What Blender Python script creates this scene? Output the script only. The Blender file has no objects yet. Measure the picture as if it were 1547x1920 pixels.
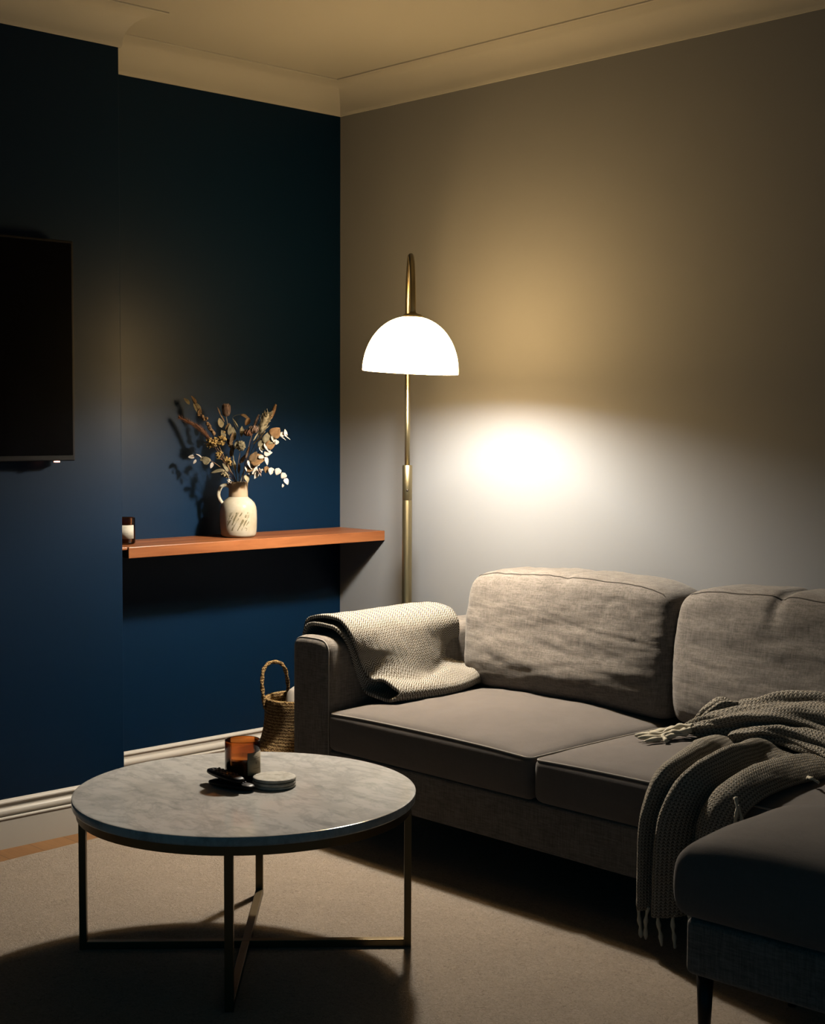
import bpy, bmesh, math, random
import numpy as np
from mathutils import Vector, Matrix, noise
random.seed(7)
PI = math.pi
scene = bpy.context.scene
COL = scene.collection

# ------------------------------------------------------------------ helpers
def link(o):
    COL.objects.link(o)
    return o

def tag(o, label=None, cat=None, group=None, kind=None):
    if label: o['label'] = label
    if cat: o['category'] = cat
    if group: o['group'] = group
    if kind: o['kind'] = kind
    return o

def thing(name, label, cat, loc=(0, 0, 0), rz=0.0, group=None):
    o = bpy.data.objects.new(name, None)
    o.empty_display_size = 0.05
    link(o)
    o.location = loc
    o.rotation_euler = (0, 0, rz)
    return tag(o, label, cat, group)

def mk(name, verts, faces, mat, parent=None, smooth=True, uvs=None, world=True):
    """one mesh object; with a parent, verts given in world space are moved into its frame"""
    me = bpy.data.meshes.new(name)
    me.from_pydata([tuple(v) for v in verts], [], [tuple(f) for f in faces])
    me.validate()
    me.update()
    bm = bmesh.new(); bm.from_mesh(me)
    bmesh.ops.recalc_face_normals(bm, faces=bm.faces)
    bm.to_mesh(me); bm.free()
    if smooth:
        for p in me.polygons: p.use_smooth = True
    if uvs is not None:
        ul = me.uv_layers.new(name='UVMap')
        for lp in me.loops:
            ul.data[lp.index].uv = uvs[lp.vertex_index]
    me.materials.append(mat)
    o = bpy.data.objects.new(name, me)
    link(o)
    if parent is not None:
        o.parent = parent
        if world:
            chain = []
            p = parent
            while p is not None:
                chain.append(p); p = p.parent
            M = Matrix.Identity(4)
            for p in reversed(chain):
                M = M @ p.matrix_basis @ Matrix.Identity(4)
            o.matrix_basis = M.inverted()
            # bake so the origin sits on the parent
            me.transform(o.matrix_basis)
            o.matrix_basis = Matrix.Identity(4)
    return o

def bevel(o, w=0.004, seg=2, angle=0.6):
    m = o.modifiers.new('bevel', 'BEVEL')
    m.width = w; m.segments = seg; m.limit_method = 'ANGLE'; m.angle_limit = angle
    return o

def autosmooth(o, ang=0.7):
    me = o.data
    bm = bmesh.new(); bm.from_mesh(me)
    for e in bm.edges:
        if len(e.link_faces) == 2 and e.calc_face_angle(0) > ang:
            e.smooth = False
    bm.to_mesh(me); bm.free()
    return o

class MB:
    def __init__(s): s.v = []; s.f = []; s.uv = None
    def add(s, v, f):
        n = len(s.v); s.v += [tuple(a) for a in v]; s.f += [tuple(i + n for i in q) for q in f]
        return s
    def box(s, a, b):
        x0, y0, z0 = a; x1, y1, z1 = b
        v = [(x0,y0,z0),(x1,y0,z0),(x1,y1,z0),(x0,y1,z0),(x0,y0,z1),(x1,y0,z1),(x1,y1,z1),(x0,y1,z1)]
        f = [(0,3,2,1),(4,5,6,7),(0,1,5,4),(1,2,6,5),(2,3,7,6),(3,0,4,7)]
        return s.add(v, f)
    def obox(s, c, ax, ay, az):
        c = Vector(c); ax = Vector(ax); ay = Vector(ay); az = Vector(az)
        v = [c+i*ax+j*ay+k*az for k in (-1,1) for i, j in ((-1,-1),(1,-1),(1,1),(-1,1))]
        f = [(0,3,2,1),(4,5,6,7),(0,1,5,4),(1,2,6,5),(2,3,7,6),(3,0,4,7)]
        return s.add(v, f)
    def tube(s, pts, r, n=12, caps=True):
        v, f = tube(pts, r, n, caps); return s.add(v, f)
    def lathe(s, prof, c=(0,0,0), n=48, M=None):
        v, f = lathe(prof, c, n, M); return s.add(v, f)
    def ball(s, c, r, n=10, sc=(1,1,1), rot=None):
        prof = [(math.sin(PI*i/n), -math.cos(PI*i/n)) for i in range(n+1)]
        v, f = lathe(prof, (0,0,0), max(8, int(n*1.4)))
        c = Vector(c)
        out = []
        for p in v:
            q = Vector((p[0]*r*sc[0], p[1]*r*sc[1], p[2]*r*sc[2]))
            if rot: q = rot @ q
            out.append(q + c)
        return s.add(out, f)
    def build(s, name, mat, parent=None, smooth=True, world=True):
        return mk(name, s.v, s.f, mat, parent, smooth, None, world)

def catmull(pts, per=8, closed=False):
    P = [np.array(p, float) for p in pts]
    if len(P) < 3 and not closed:
        return [Vector(P[0] + (P[-1]-P[0])*i/per) for i in range(per+1)]
    out = []
    n = len(P)
    for i in range(n if closed else n-1):
        if closed:
            a, b, c, d = P[(i-1) % n], P[i], P[(i+1) % n], P[(i+2) % n]
        else:
            b, c = P[i], P[i+1]
            a = P[i-1] if i > 0 else 2*b - c
            d = P[i+2] if i+2 < n else 2*c - b
        for k in range(per):
            t = k/per
            out.append(0.5*((2*b)+(-a+c)*t+(2*a-5*b+4*c-d)*t*t+(-a+3*b-3*c+d)*t**3))
    if not closed: out.append(P[-1])
    return [Vector(p) for p in out]

def tube(pts, r, n=12, caps=True, closed=False, prof=None):
    pts = [Vector(p) for p in pts]
    m = len(pts)
    rr = r if hasattr(r, '__len__') else [r]*m
    v = []; f = []
    up = None
    for i, p in enumerate(pts):
        if closed: t = pts[(i+1) % m] - pts[i-1]
        else: t = pts[min(i+1, m-1)] - pts[max(i-1, 0)]
        if t.length < 1e-9: t = Vector((0,0,1))
        t.normalize()
        if up is None:
            up = Vector((0,0,1)) if abs(t.z) < .9 else Vector((1,0,0))
        a = (up - t*up.dot(t)).normalized()
        b = t.cross(a)
        up = a
        for k in range(n):
            th = 2*PI*k/n
            q = rr[i]*(prof(i/(m-1), th) if prof else 1.0)
            v.append(p + (a*math.cos(th)+b*math.sin(th))*q)
    for i in range(m if closed else m-1):
        j = (i+1) % m
        for k in range(n):
            l = (k+1) % n
            f.append((i*n+k, i*n+l, j*n+l, j*n+k))
    if caps and not closed:
        f.append(tuple(range(n-1, -1, -1)))
        f.append(tuple((m-1)*n+k for k in range(n)))
    return v, f

def lathe(prof, c=(0,0,0), n=48, M=None):
    v = []; f = []; idx = []
    for r, z in prof:
        if r < 1e-6:
            idx.append([len(v)]); v.append(Vector((0, 0, z)))
        else:
            idx.append(list(range(len(v), len(v)+n)))
            for k in range(n):
                th = 2*PI*k/n
                v.append(Vector((r*math.cos(th), r*math.sin(th), z)))
    for a, b in zip(idx[:-1], idx[1:]):
        if len(a) == 1 and len(b) == 1: continue
        for k in range(n):
            l = (k+1) % n
            if len(a) == 1: f.append((a[0], b[l], b[k]))
            elif len(b) == 1: f.append((a[k], a[l], b[0]))
            else: f.append((a[k], a[l], b[l], b[k]))
    if M is not None: v = [M @ p for p in v]
    c = Vector(c)
    return [p + c for p in v], f

def sweep2d(path, prof):
    """sweep a closed profile [(offset into the room, z)] along a 2-D wall path with mitred corners;
    the room lies on the left of the path"""
    n = len(path); v = []; f = []; m = len(prof)
    P = [Vector(p) for p in path]
    for i in range(n):
        ds = []
        if i > 0: ds.append((P[i]-P[i-1]).normalized())
        if i < n-1: ds.append((P[i+1]-P[i]).normalized())
        ns = [Vector((-d.y, d.x)) for d in ds]
        if len(ns) == 2:
            b = (ns[0]+ns[1]); b = b / (b.dot(ns[0]))
        else: b = ns[0]
        for o, z in prof:
            q = P[i] + b*o
            v.append((q.x, q.y, z))
    for i in range(n-1):
        for k in range(m):
            l = (k+1) % m
            f.append((i*m+k, i*m+l, (i+1)*m+l, (i+1)*m+k))
    f.append(tuple(range(m))); f.append(tuple((n-1)*m+k for k in range(m-1, -1, -1)))
    return v, f

def upsample(rows, ku, kv):
    rows = [catmull(r, kv) for r in rows]
    cols = list(zip(*rows))
    cols = [catmull(c, ku) for c in cols]
    return [list(r) for r in zip(*cols)]

def grid_faces(R, C, base=0):
    return [(base+i*C+j, base+i*C+j+1, base+(i+1)*C+j+1, base+(i+1)*C+j) for i in range(R-1) for j in range(C-1)]

def grid_uv(rows):
    """metric uv per grid vertex"""
    R, C = len(rows), len(rows[0])
    mid = R//2
    us = [0.0]
    for j in range(1, C): us.append(us[-1] + max((rows[i][j]-rows[i][j-1]).length for i in (0, mid, R-1)))
    cm = C//2
    vs = [0.0]
    for i in range(1, R): vs.append(vs[-1] + (rows[i][cm]-rows[i-1][cm]).length)
    return [(us[j], vs[i]) for i in range(R) for j in range(C)]

# ------------------------------------------------------------------ materials
def mat(name, base=(.5,.5,.5), rough=.5, metal=0.0, spec=.5, **kw):
    m = bpy.data.materials.new(name); m.use_nodes = True
    b = m.node_tree.nodes['Principled BSDF']
    b.inputs['Base Color'].default_value = (*base, 1)
    b.inputs['Roughness'].default_value = rough
    b.inputs['Metallic'].default_value = metal
    b.inputs['Specular IOR Level'].default_value = spec
    for k, val in kw.items():
        b.inputs[k].default_value = val
    return m

class NT:
    def __init__(s, m):
        s.m = m; s.t = m.node_tree; s.b = s.t.nodes['Principled BSDF']
    def n(s, typ, **kw):
        nd = s.t.nodes.new(typ)
        for k, v in kw.items():
            if k in nd.inputs.keys(): nd.inputs[k].default_value = v
            else: setattr(nd, k, v)
        return nd
    def l(s, a, b): s.t.links.new(a, b)
    def coord(s, which='Object', scale=(1,1,1), rot=(0,0,0), loc=(0,0,0)):
        tc = s.n('ShaderNodeTexCoord'); mp = s.n('ShaderNodeMapping')
        mp.inputs['Scale'].default_value = scale; mp.inputs['Rotation'].default_value = rot
        mp.inputs['Location'].default_value = loc
        s.l(tc.outputs[which], mp.inputs['Vector'])
        return mp.outputs['Vector']
    def noise(s, vec, scale=5, detail=4, rough=.5, dist=0.0):
        nd = s.n('ShaderNodeTexNoise')
        nd.inputs['Scale'].default_value = scale; nd.inputs['Detail'].default_value = detail
        nd.inputs['Roughness'].default_value = rough; nd.inputs['Distortion'].default_value = dist
        s.l(vec, nd.inputs['Vector'])
        return nd.outputs['Fac']
    def ramp(s, fac, stops):
        nd = s.n('ShaderNodeValToRGB')
        el = nd.color_ramp.elements
        while len(el) < len(stops): el.new(0.5)
        for e, (p, c) in zip(el, stops):
            e.position = p; e.color = (*c, 1) if len(c) == 3 else c
        s.l(fac, nd.inputs['Fac'])
        return nd.outputs['Color']
    def math(s, op, a, b=None, c=None):
        nd = s.n('ShaderNodeMath', operation=op)
        for i, x in enumerate((a, b, c)):
            if x is None: continue
            if isinstance(x, (int, float)): nd.inputs[i].default_value = x
            else: s.l(x, nd.inputs[i])
        return nd.outputs[0]
    def mix(s, fac, a, b, typ='MIX'):
        nd = s.n('ShaderNodeMix', data_type='RGBA', blend_type=typ)
        for i, x in ((0, fac), (6, a), (7, b)):
            if isinstance(x, (int, float)): nd.inputs[i].default_value = x
            elif isinstance(x, tuple): nd.inputs[i].default_value = (*x, 1)
            else: s.l(x, nd.inputs[i])
        return nd.outputs[2]
    def bump(s, h, strength=.3, dist=.002, prev=None):
        nd = s.n('ShaderNodeBump')
        nd.inputs['Strength'].default_value = strength; nd.inputs['Distance'].default_value = dist
        s.l(h, nd.inputs['Height'])
        if prev is not None: s.l(prev, nd.inputs['Normal'])
        return nd.outputs['Normal']
    def base(s, c): s.l(c, s.b.inputs['Base Color'])
    def normal(s, c): s.l(c, s.b.inputs['Normal'])

def paint(name, col, rough=.55, spec=.3):
    m = mat(name, col, rough, spec=spec); t = NT(m)
    v = t.coord('Object')
    a = t.noise(v, 260, 3, .6)
    t.normal(t.bump(a, .12, .0006))
    return m

M_BLUE = paint('navy_wall_paint', (.0012, .0190, .052), .40, .36)
M_GREY = paint('grey_wall_paint', (.372, .376, .385), .7, .12)
M_CEIL = paint('ceiling_paint', (.76, .735, .68), .85, .1)
M_TRIM = mat('white_gloss_trim', (.95, .88, .77), .35, spec=.4)

def mk_boards():
    m = mat('oak_boards', (.5,.25,.1), .4); t = NT(m)
    v = t.coord('Object')
    br = t.n('ShaderNodeTexBrick', offset=.37)
    br.inputs['Scale'].default_value = 1.0
    br.inputs['Brick Width'].default_value = 1.6; br.inputs['Row Height'].default_value = .11
    br.inputs['Mortar Size'].default_value = .002
    br.inputs['Color1'].default_value = (.50,.25,.095,1); br.inputs['Color2'].default_value = (.42,.20,.075,1)
    br.inputs['Mortar'].default_value = (.10,.045,.02,1)
    t.l(v, br.inputs['Vector'])
    g = t.noise(t.coord('Object', (2.5, 45, 10)), 1.5, 6, .6, .4)
    c = t.mix(.35, br.outputs['Color'], t.ramp(g, [(.3,(.30,.13,.045)),(.7,(.62,.34,.14))]))
    t.base(c)
    return m
M_BOARDS = mk_boards()

def mk_rug():
    m = mat('wool_rug', (.4,.33,.26), .95, spec=.05); t = NT(m)
    v = t.coord('Object')
    w = t.noise(v, 120, 5, .75, 1.4)
    big = t.noise(v, 9, 3, .6)
    sp = t.noise(v, 330, 2, .6)
    c = t.ramp(w, [(.30,(.24,.18,.13)),(.43,(.60,.485,.375)),(.62,(.80,.67,.53))])
    c = t.mix(.25, c, t.ramp(big, [(.35,(.56,.45,.35)),(.65,(.70,.58,.46))]))
    c = t.mix(t.ramp(sp, [(.66,(0,0,0)),(.74,(.6,.6,.6))]), c, (.20,.15,.11))
    t.base(c)
    n1 = t.bump(w, .8, .005)
    t.normal(t.bump(sp, .35, .002, n1))
    return m
M_RUG = mk_rug()

def mk_fabric(name, c0, c1, slub=1.0, weave=900):
    m = mat(name, c0, .92, spec=.12); t = NT(m)
    b = t.b
    b.inputs['Sheen Weight'].default_value = .25
    b.inputs['Sheen Roughness'].default_value = .5
    h = t.noise(t.coord('Object', (26, 26, 260)), 1.0, 4, .75)
    vv = t.noise(t.coord('Object', (260, 260, 20)), 1.0, 4, .75)
    fine = t.noise(t.coord('Object'), weave, 2, .6)
    cl = t.noise(t.coord('Object'), 11, 4, .6)
    w = t.math('ADD', t.math('MULTIPLY', h, .5), t.math('MULTIPLY', vv, .5))
    mx = t.ramp(w, [(.5-.10/slub, c0), (.5+.10/slub, c1)])
    c = t.mix(.22, mx, t.ramp(cl, [(.35, c0), (.65, c1)]))
    t.base(c)
    n1 = t.bump(w, .45*slub, .003)
    t.normal(t.bump(fine, .25, .0008, n1))
    return m
M_SOFA = mk_fabric('grey_linen', (.185,.160,.138), (.42,.372,.325))
M_SEAT = mk_fabric('grey_velvet', (.215,.185,.165), (.275,.240,.215), .5, 1400)
M_PIPE = mat('grey_piping', (.55,.50,.44), .85, spec=.15)
M_SEAM = mat('grey_seam', (.13,.115,.10), .9, spec=.1)
M_LEGD = mat('dark_wood_leg', (.020,.013,.009), .35)

def mk_wood(name, ca, cb, axis, rough=.38):
    m = mat(name, ca, rough); t = NT(m)
    sc = [55, 55, 55]; sc[axis] = 3.0
    g = t.noise(t.coord('Object', tuple(sc)), .55, 7, .62, .7)
    g2 = t.noise(t.coord('Object', tuple(s*.35 for s in sc)), .6, 4, .5, 1.0)
    f = t.math('ADD', t.math('MULTIPLY', g, .6), t.math('MULTIPLY', g2, .4))
    t.base(t.ramp(f, [(.33, ca), (.52, tuple((a+b)/2 for a, b in zip(ca, cb))), (.68, cb)]))
    t.normal(t.bump(f, .08, .001))
    return m
M_SHELF = mk_wood('cherry_shelf_wood', (.22,.062,.020), (.60,.225,.080), 1)

def mk_brass(name, c, rough):
    m = mat(name, c, rough, 1.0); t = NT(m)
    g = t.noise(t.coord('Object', (90, 90, 4)), 6, 3, .6)
    r = t.n('ShaderNodeMapRange'); t.l(g, r.inputs['Value'])
    r.inputs['To Min'].default_value = rough*.8; r.inputs['To Max'].default_value = rough*1.25
    t.l(r.outputs['Result'], t.b.inputs['Roughness'])
    return m
M_BRASS = mk_brass('brushed_brass', (.66, .545, .31), .34)
M_ABRASS = mk_brass('antique_brass', (.34, .25, .135), .36)

def mk_marble():
    m = mat('white_marble', (.7,.68,.65), .13, spec=.42); t = NT(m)
    v = t.coord('Object')
    n0 = t.noise(v, 3.2, 5, .6, .8)
    n1 = t.noise(t.coord('Object',(1,1.6,1),(0,0,.5)), 7.5, 8, .66, .5)
    n2 = t.noise(t.coord('Object',(1,2.2,1),(0,0,.75)), 11, 7, .66, .35)
    vein = t.math('ABSOLUTE', t.math('SUBTRACT', n1, .5))
    c = t.ramp(n0, [(.30,(.76,.72,.66)),(.46,(.96,.915,.845)),(.62,(1.0,.965,.90))])
    c = t.mix(t.ramp(vein, [(.0,(.30,.30,.30)),(.03,(.14,.14,.14)),(.07,(0,0,0))]), c, (.36,.35,.35))
    c = t.mix(t.ramp(n2, [(.52,(0,0,0)),(.68,(.62,.62,.62))]), c, (.47,.455,.44))
    t.base(c)
    return m
M_MARBLE = mk_marble()
M_STONE = mat('pale_stone', (.86,.80,.68), .6, spec=.3)
_t = NT(M_STONE); _t.base(_t.ramp(_t.noise(_t.coord('Object'), 55, 5, .6, .6), [(.35,(.62,.57,.47)),(.6,(.90,.84,.72))]))

def mk_glass(name, col, ior=1.45):
    m = bpy.data.materials.new(name); m.use_nodes = True
    nt = m.node_tree; nt.nodes.clear()
    out = nt.nodes.new('ShaderNodeOutputMaterial')
    tr = nt.nodes.new('ShaderNodeBsdfTransparent'); tr.inputs['Color'].default_value = (*col, 1)
    gl = nt.nodes.new('ShaderNodeBsdfGlossy'); gl.inputs['Roughness'].default_value = .04
    fr = nt.nodes.new('ShaderNodeFresnel'); fr.inputs['IOR'].default_value = ior
    mx = nt.nodes.new('ShaderNodeMixShader')
    # thick tinted glass scatters a little
    tl = nt.nodes.new('ShaderNodeBsdfTranslucent'); tl.inputs['Color'].default_value = (.42, .17, .05, 1)
    m0 = nt.nodes.new('ShaderNodeMixShader'); m0.inputs[0].default_value = .30
    nt.links.new(tr.outputs[0], m0.inputs[1]); nt.links.new(tl.outputs[0], m0.inputs[2])
    nt.links.new(fr.outputs[0], mx.inputs[0]); nt.links.new(m0.outputs[0], mx.inputs[1])
    nt.links.new(gl.outputs[0], mx.inputs[2]); nt.links.new(mx.outputs[0], out.inputs['Surface'])
    return m
M_AMBER = mk_glass('amber_glass', (.75, .46, .235))
M_WAX = mat('candle_wax', (.72, .62, .46), .5)
M_WICK = mat('wick_cotton', (.05, .04, .035), .9)

def mk_label(name, c, ink, zc):
    """paper label with rows of print too small to read"""
    m = mat(name, c, .7); t = NT(m)
    uv = t.n('ShaderNodeTexCoord').outputs['UV']
    sx = t.n('ShaderNodeSeparateXYZ'); t.l(uv, sx.inputs[0])
    X, Y = sx.outputs[0], sx.outputs[1]
    def band(y, hw, x0, x1):
        a = t.math('LESS_THAN', t.math('ABSOLUTE', t.math('SUBTRACT', Y, y)), hw)
        b = t.math('MULTIPLY', t.math('GREATER_THAN', X, x0), t.math('LESS_THAN', X, x1))
        return t.math('MULTIPLY', a, b)
    k = None
    for r in zc:
        q = band(*r)
        k = q if k is None else t.math('MAXIMUM', k, q)
    nz = t.noise(uv, 60, 2, .5)
    k = t.math('MULTIPLY', k, t.math('GREATER_THAN', nz, .42))
    t.base(t.mix(t.math('MULTIPLY', k, .75), c, ink))
    return m
M_LABEL1 = mk_label('cream_label', (.64,.52,.34), (.10,.08,.05), [(.80,.018,.25,.55),(.72,.022,.35,.8),(.52,.05,.44,.50),(.28,.012,.3,.75)])
M_LABEL2 = mk_label('cream_label_small', (.72,.66,.54), (.25,.21,.16), [(.82,.02,.15,.4),(.40,.012,.2,.5)])

M_BLACKPL = mat('black_plastic', (.006,.006,.008), .42, spec=.35)
M_BUTTON = mat('grey_rubber_button', (.06,.065,.07), .45)
M_SCREEN = mat('dark_screen', (.002,.002,.003), .22, spec=.25)

def mk_emit(name, col, strength, base=(.8,.8,.8), rough=.4):
    m = mat(name, base, rough)
    b = m.node_tree.nodes['Principled BSDF']
    b.inputs['Emission Color'].default_value = (*col, 1)
    b.inputs['Emission Strength'].default_value = strength
    return m
M_LED = mk_emit('standby_light', (1,.32,.18), 3.0)
M_BULB = mk_emit('lit_bulb', (1, .975, .90), 960)
M_SHADE = mk_emit('lit_opal_glass', (1, .645, .265), 22.5, (.82,.80,.76), .25)

def mk_ceramic():
    m = mat('cream_glaze', (.66,.58,.44), .16); t = NT(m)
    v = t.coord('Object')
    big = t.noise(v, 22, 4, .6)
    c = t.ramp(big, [(.35,(.58,.49,.34)),(.65,(.70,.635,.50))])
    # pressed grass stalks: slanted streaks low on the belly, on the side turned to the room
    def mp(vec, rot=(0,0,0), scale=(1,1,1)):
        nd = t.n('ShaderNodeMapping'); nd.inputs['Rotation'].default_value = rot; nd.inputs['Scale'].default_value = scale
        t.l(vec, nd.inputs['Vector']); return nd.outputs['Vector']
    v1 = mp(v, (0, 0, -.8085))                 # x along the front, y away from the room
    v2 = mp(mp(v1, (0, -.50, 0)), (0,0,0), (190, 30, 26))
    st = t.noise(v2, 1.0, 3, .55, .3)
    sx = t.n('ShaderNodeSeparateXYZ'); t.l(v1, sx.inputs[0])
    zb = t.math('MULTIPLY', t.math('GREATER_THAN', sx.outputs[2], .024), t.math('LESS_THAN', sx.outputs[2], .084))
    zb = t.math('MULTIPLY', zb, t.math('MULTIPLY', t.math('GREATER_THAN', sx.outputs[0], -.030), t.math('LESS_THAN', sx.outputs[0], .040)))
    zb = t.math('MULTIPLY', zb, t.math('LESS_THAN', sx.outputs[1], 0.0))
    zb = t.math('MULTIPLY', zb, t.math('GREATER_THAN', t.noise(v, 36, 2, .5), .44))
    k = t.math('MULTIPLY', zb, t.math('GREATER_THAN', st, .565))
    k = t.math('MULTIPLY', k, .8)
    t.base(t.mix(k, c, (.16,.135,.06)))
    t.normal(t.bump(t.math('MULTIPLY', k, -1.0), .4, .002))
    return m
M_CERAM = mk_ceramic()
M_CLAY = mat('bare_clay', (.56,.40,.25), .75)

def mk_herring():
    m = mat('herringbone_wool', (.7,.65,.55), .95, spec=.05); t = NT(m)
    uv = t.n('ShaderNodeTexCoord').outputs['UV']
    sx = t.n('ShaderNodeSeparateXYZ'); t.l(uv, sx.inputs[0])
    U, V = sx.outputs[0], sx.outputs[1]
    wob = t.noise(uv, 30, 2, .5)
    zig = t.math('PINGPONG', U, .0125)
    y = t.math('ADD', t.math('ADD', V, t.math('MULTIPLY', zig, 1.15)), t.math('MULTIPLY', wob, .004))
    s = t.math('PINGPONG', y, .0044)
    s = t.math('DIVIDE', s, .0044)
    fz = t.noise(uv, 420, 3, .7)
    s2 = t.math('ADD', s, t.math('MULTIPLY', t.math('SUBTRACT', fz, .5), .45))
    c = t.ramp(s2, [(.34,(.16,.122,.082)),(.62,(.72,.69,.62))])
    t.base(c)
    n1 = t.bump(s2, .6, .002)
    t.normal(n1)
    return m
M_HERR = mk_herring()

def mk_knit():
    m = mat('knitted_wool', (.4,.37,.3), .95, spec=.05); t = NT(m)
    uv = t.n('ShaderNodeTexCoord').outputs['UV']
    sx = t.n('ShaderNodeSeparateXYZ'); t.l(uv, sx.inputs[0])
    U, V = sx.outputs[0], sx.outputs[1]
    zig = t.math('PINGPONG', U, .0055)
    y = t.math('ADD', V, t.math('MULTIPLY', zig, .9))
    s = t.math('DIVIDE', t.math('PINGPONG', y, .0036), .0036)
    r = t.math('DIVIDE', zig, .0055)
    fz = t.noise(uv, 300, 3, .7)
    k = t.math('ADD', t.math('ADD', t.math('MULTIPLY', s, .55), t.math('MULTIPLY', r, .35)), t.math('MULTIPLY', t.math('SUBTRACT', fz, .5), .8))
    t.base(t.ramp(k, [(.22,(.20,.175,.14)),(.58,(.70,.625,.51))]))
    t.normal(t.bump(k, .9, .004))
    return m
M_KNIT = mk_knit()
M_TASSEL = mat('wool_tassel', (1.0,.90,.70), .95, spec=.05)

def mk_seagrass():
    m = mat('seagrass', (.5,.33,.15), .8, spec=.2); t = NT(m)
    v = t.coord('Object')
    n = t.noise(t.coord('Object', (60,60,190), (.0,.0,.0)), 1.0, 3, .7, 1.0)
    w = t.n('ShaderNodeTexWave', wave_type='BANDS', bands_direction='Z')
    w.inputs['Scale'].default_value = 34; w.inputs['Distortion'].default_value = 5; w.inputs['Detail'].default_value = 2
    w.inputs['Detail Scale'].default_value = 6
    t.l(v, w.inputs['Vector'])
    k = t.math('ADD', t.math('MULTIPLY', n, .6), t.math('MULTIPLY', w.outputs['Fac'], .4))
    t.base(t.ramp(k, [(.28,(.17,.088,.034)),(.5,(.42,.245,.10)),(.72,(.66,.45,.20))]))
    t.normal(t.bump(k, .9, .008))
    return m
M_GRASS = mk_seagrass()
M_CREAM = mat('cream_cotton', (.66,.60,.52), .9, spec=.1)

def mk_plant(name, c0, c1, rough=.75, sc=60):
    m = mat(name, c0, rough, spec=.2); t = NT(m)
    t.base(t.ramp(t.noise(t.coord('Object'), sc, 4, .6), [(.35, c0), (.65, c1)]))
    return m
P_TWIG = mk_plant('dry_twig', (.20,.115,.06), (.38,.24,.13))
P_BROWN = mk_plant('brown_leaf', (.10,.062,.03), (.22,.135,.065))
P_RUST = mk_plant('rust_plume', (.17,.075,.04), (.27,.13,.07))
P_GOLD = mk_plant('golden_flowers', (.36,.22,.065), (.56,.38,.15))
P_SAGE = mk_plant('sage_leaf', (.15,.125,.075), (.29,.245,.15))
P_WHITE = mk_plant('bleached_leaf', (.52,.45,.375), (.70,.62,.53))
P_OCHRE = mk_plant('ochre_leaf', (.20,.105,.045), (.31,.18,.08))
P_STRAW = mk_plant('straw_head', (.24,.19,.105), (.45,.38,.24))
P_PINK = mk_plant('dusky_pink', (.20,.125,.09), (.34,.235,.18))

# every surface colour darker, the exposure raised to match: deep, low-bounce night shadows
def darken(k):
    for m in bpy.data.materials:
        if not m.use_nodes: continue
        b = m.node_tree.nodes.get('Principled BSDF')
        if b is None: continue
        if b.inputs['Emission Strength'].default_value > 0: continue
        i = b.inputs['Base Color']
        if i.is_linked:
            src = i.links[0].from_socket
            nd = m.node_tree.nodes.new('ShaderNodeMix'); nd.data_type = 'RGBA'; nd.blend_type = 'MULTIPLY'
            nd.inputs[0].default_value = 1.0
            nd.inputs[7].default_value = (k, k, k, 1)
            m.node_tree.links.new(src, nd.inputs[6]); m.node_tree.links.new(nd.outputs[2], i)
        else:
            c = i.default_value; i.default_value = (c[0]*k, c[1]*k, c[2]*k, 1)
        b.inputs['Specular IOR Level'].default_value *= k
        b.inputs['Sheen Weight'].default_value *= k
darken(.34)

# ------------------------------------------------------------------ room
H = 2.384
CZ = 2.284           # underside of the cornice
CD = 0.288           # chimney breast depth
CY = -1.101          # chimney breast corner
XM, YM = 5.2, -5.2
def struct(o): o['kind'] = 'structure'; return o

struct(MB().box((-.12, YM, -.12), (XM, .12, 0)).build('floor', M_BOARDS, smooth=False))
struct(MB().box((-.12, YM, H), (XM, .12, H+.1)).build('ceiling', M_CEIL, smooth=False))
struct(MB().box((0, 0, 0), (XM, .12, H)).build('wall_right', M_GREY, smooth=False))
struct(MB().box((-.12, YM, 0), (0, .12, H)).build('wall_left', M_BLUE, smooth=False))
cb = struct(MB().box((0, -2.9, 0), (CD, CY, H)).build('wall_chimney', M_BLUE, smooth=False))
bevel(cb, .003, 2)

PATH = [(XM-.05, 0), (0, 0), (0, CY), (CD, CY), (CD, -2.9), (0, -2.9), (0, YM+.05)]
# cove cornice
w_, h_ = .105, H-CZ
prof = [(0, CZ), (.006, CZ), (.008, CZ+.010)]
for i in range(9):
    a = i/8*PI/2
    prof.append((.008 + (w_-.020)*(1-math.cos(a)), CZ+.010 + (h_-.016)*math.sin(a)))
prof += [(w_-.004, H-.006), (w_, H-.004), (w_, H), (0, H)]
v, f = sweep2d(PATH, prof)
struct(autosmooth(mk('trim_1', v, f, M_CEIL), .45))
# skirting board with an ogee top
BH = .137
prof = [(0, 0), (.017, 0), (.017, .083), (.0195, .085), (.0195, .088), (.0165, .0905)]
for i in range(7):                       # round bead
    a = -PI/2 + i/6*PI*.8
    prof.append((.0085+.0085*math.cos(a), .1015+.0105*math.sin(a)))
prof += [(.0075, .1135), (.0068, .119), (.0085, .124), (.012, .1275), (.0115, .131), (.008, .1345), (.003, BH), (0, BH)]
for nm, pth in (('baseboard_right', PATH[0:2]), ('baseboard_left', PATH[1:3]), ('baseboard_chimney', PATH[2:6])):
    pp = list(pth)
    if nm == 'baseboard_right': pp = [pp[0], (0.0195, 0)]
    if nm == 'baseboard_left': pp = [(0, 0), (0, CY+.0195)]
    if nm == 'baseboard_chimney': pp = [(.0, CY), (CD, CY), (CD, -2.9)]
    v, f = sweep2d(pp, prof)
    struct(autosmooth(mk(nm, v, f, M_TRIM), .5))

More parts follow.
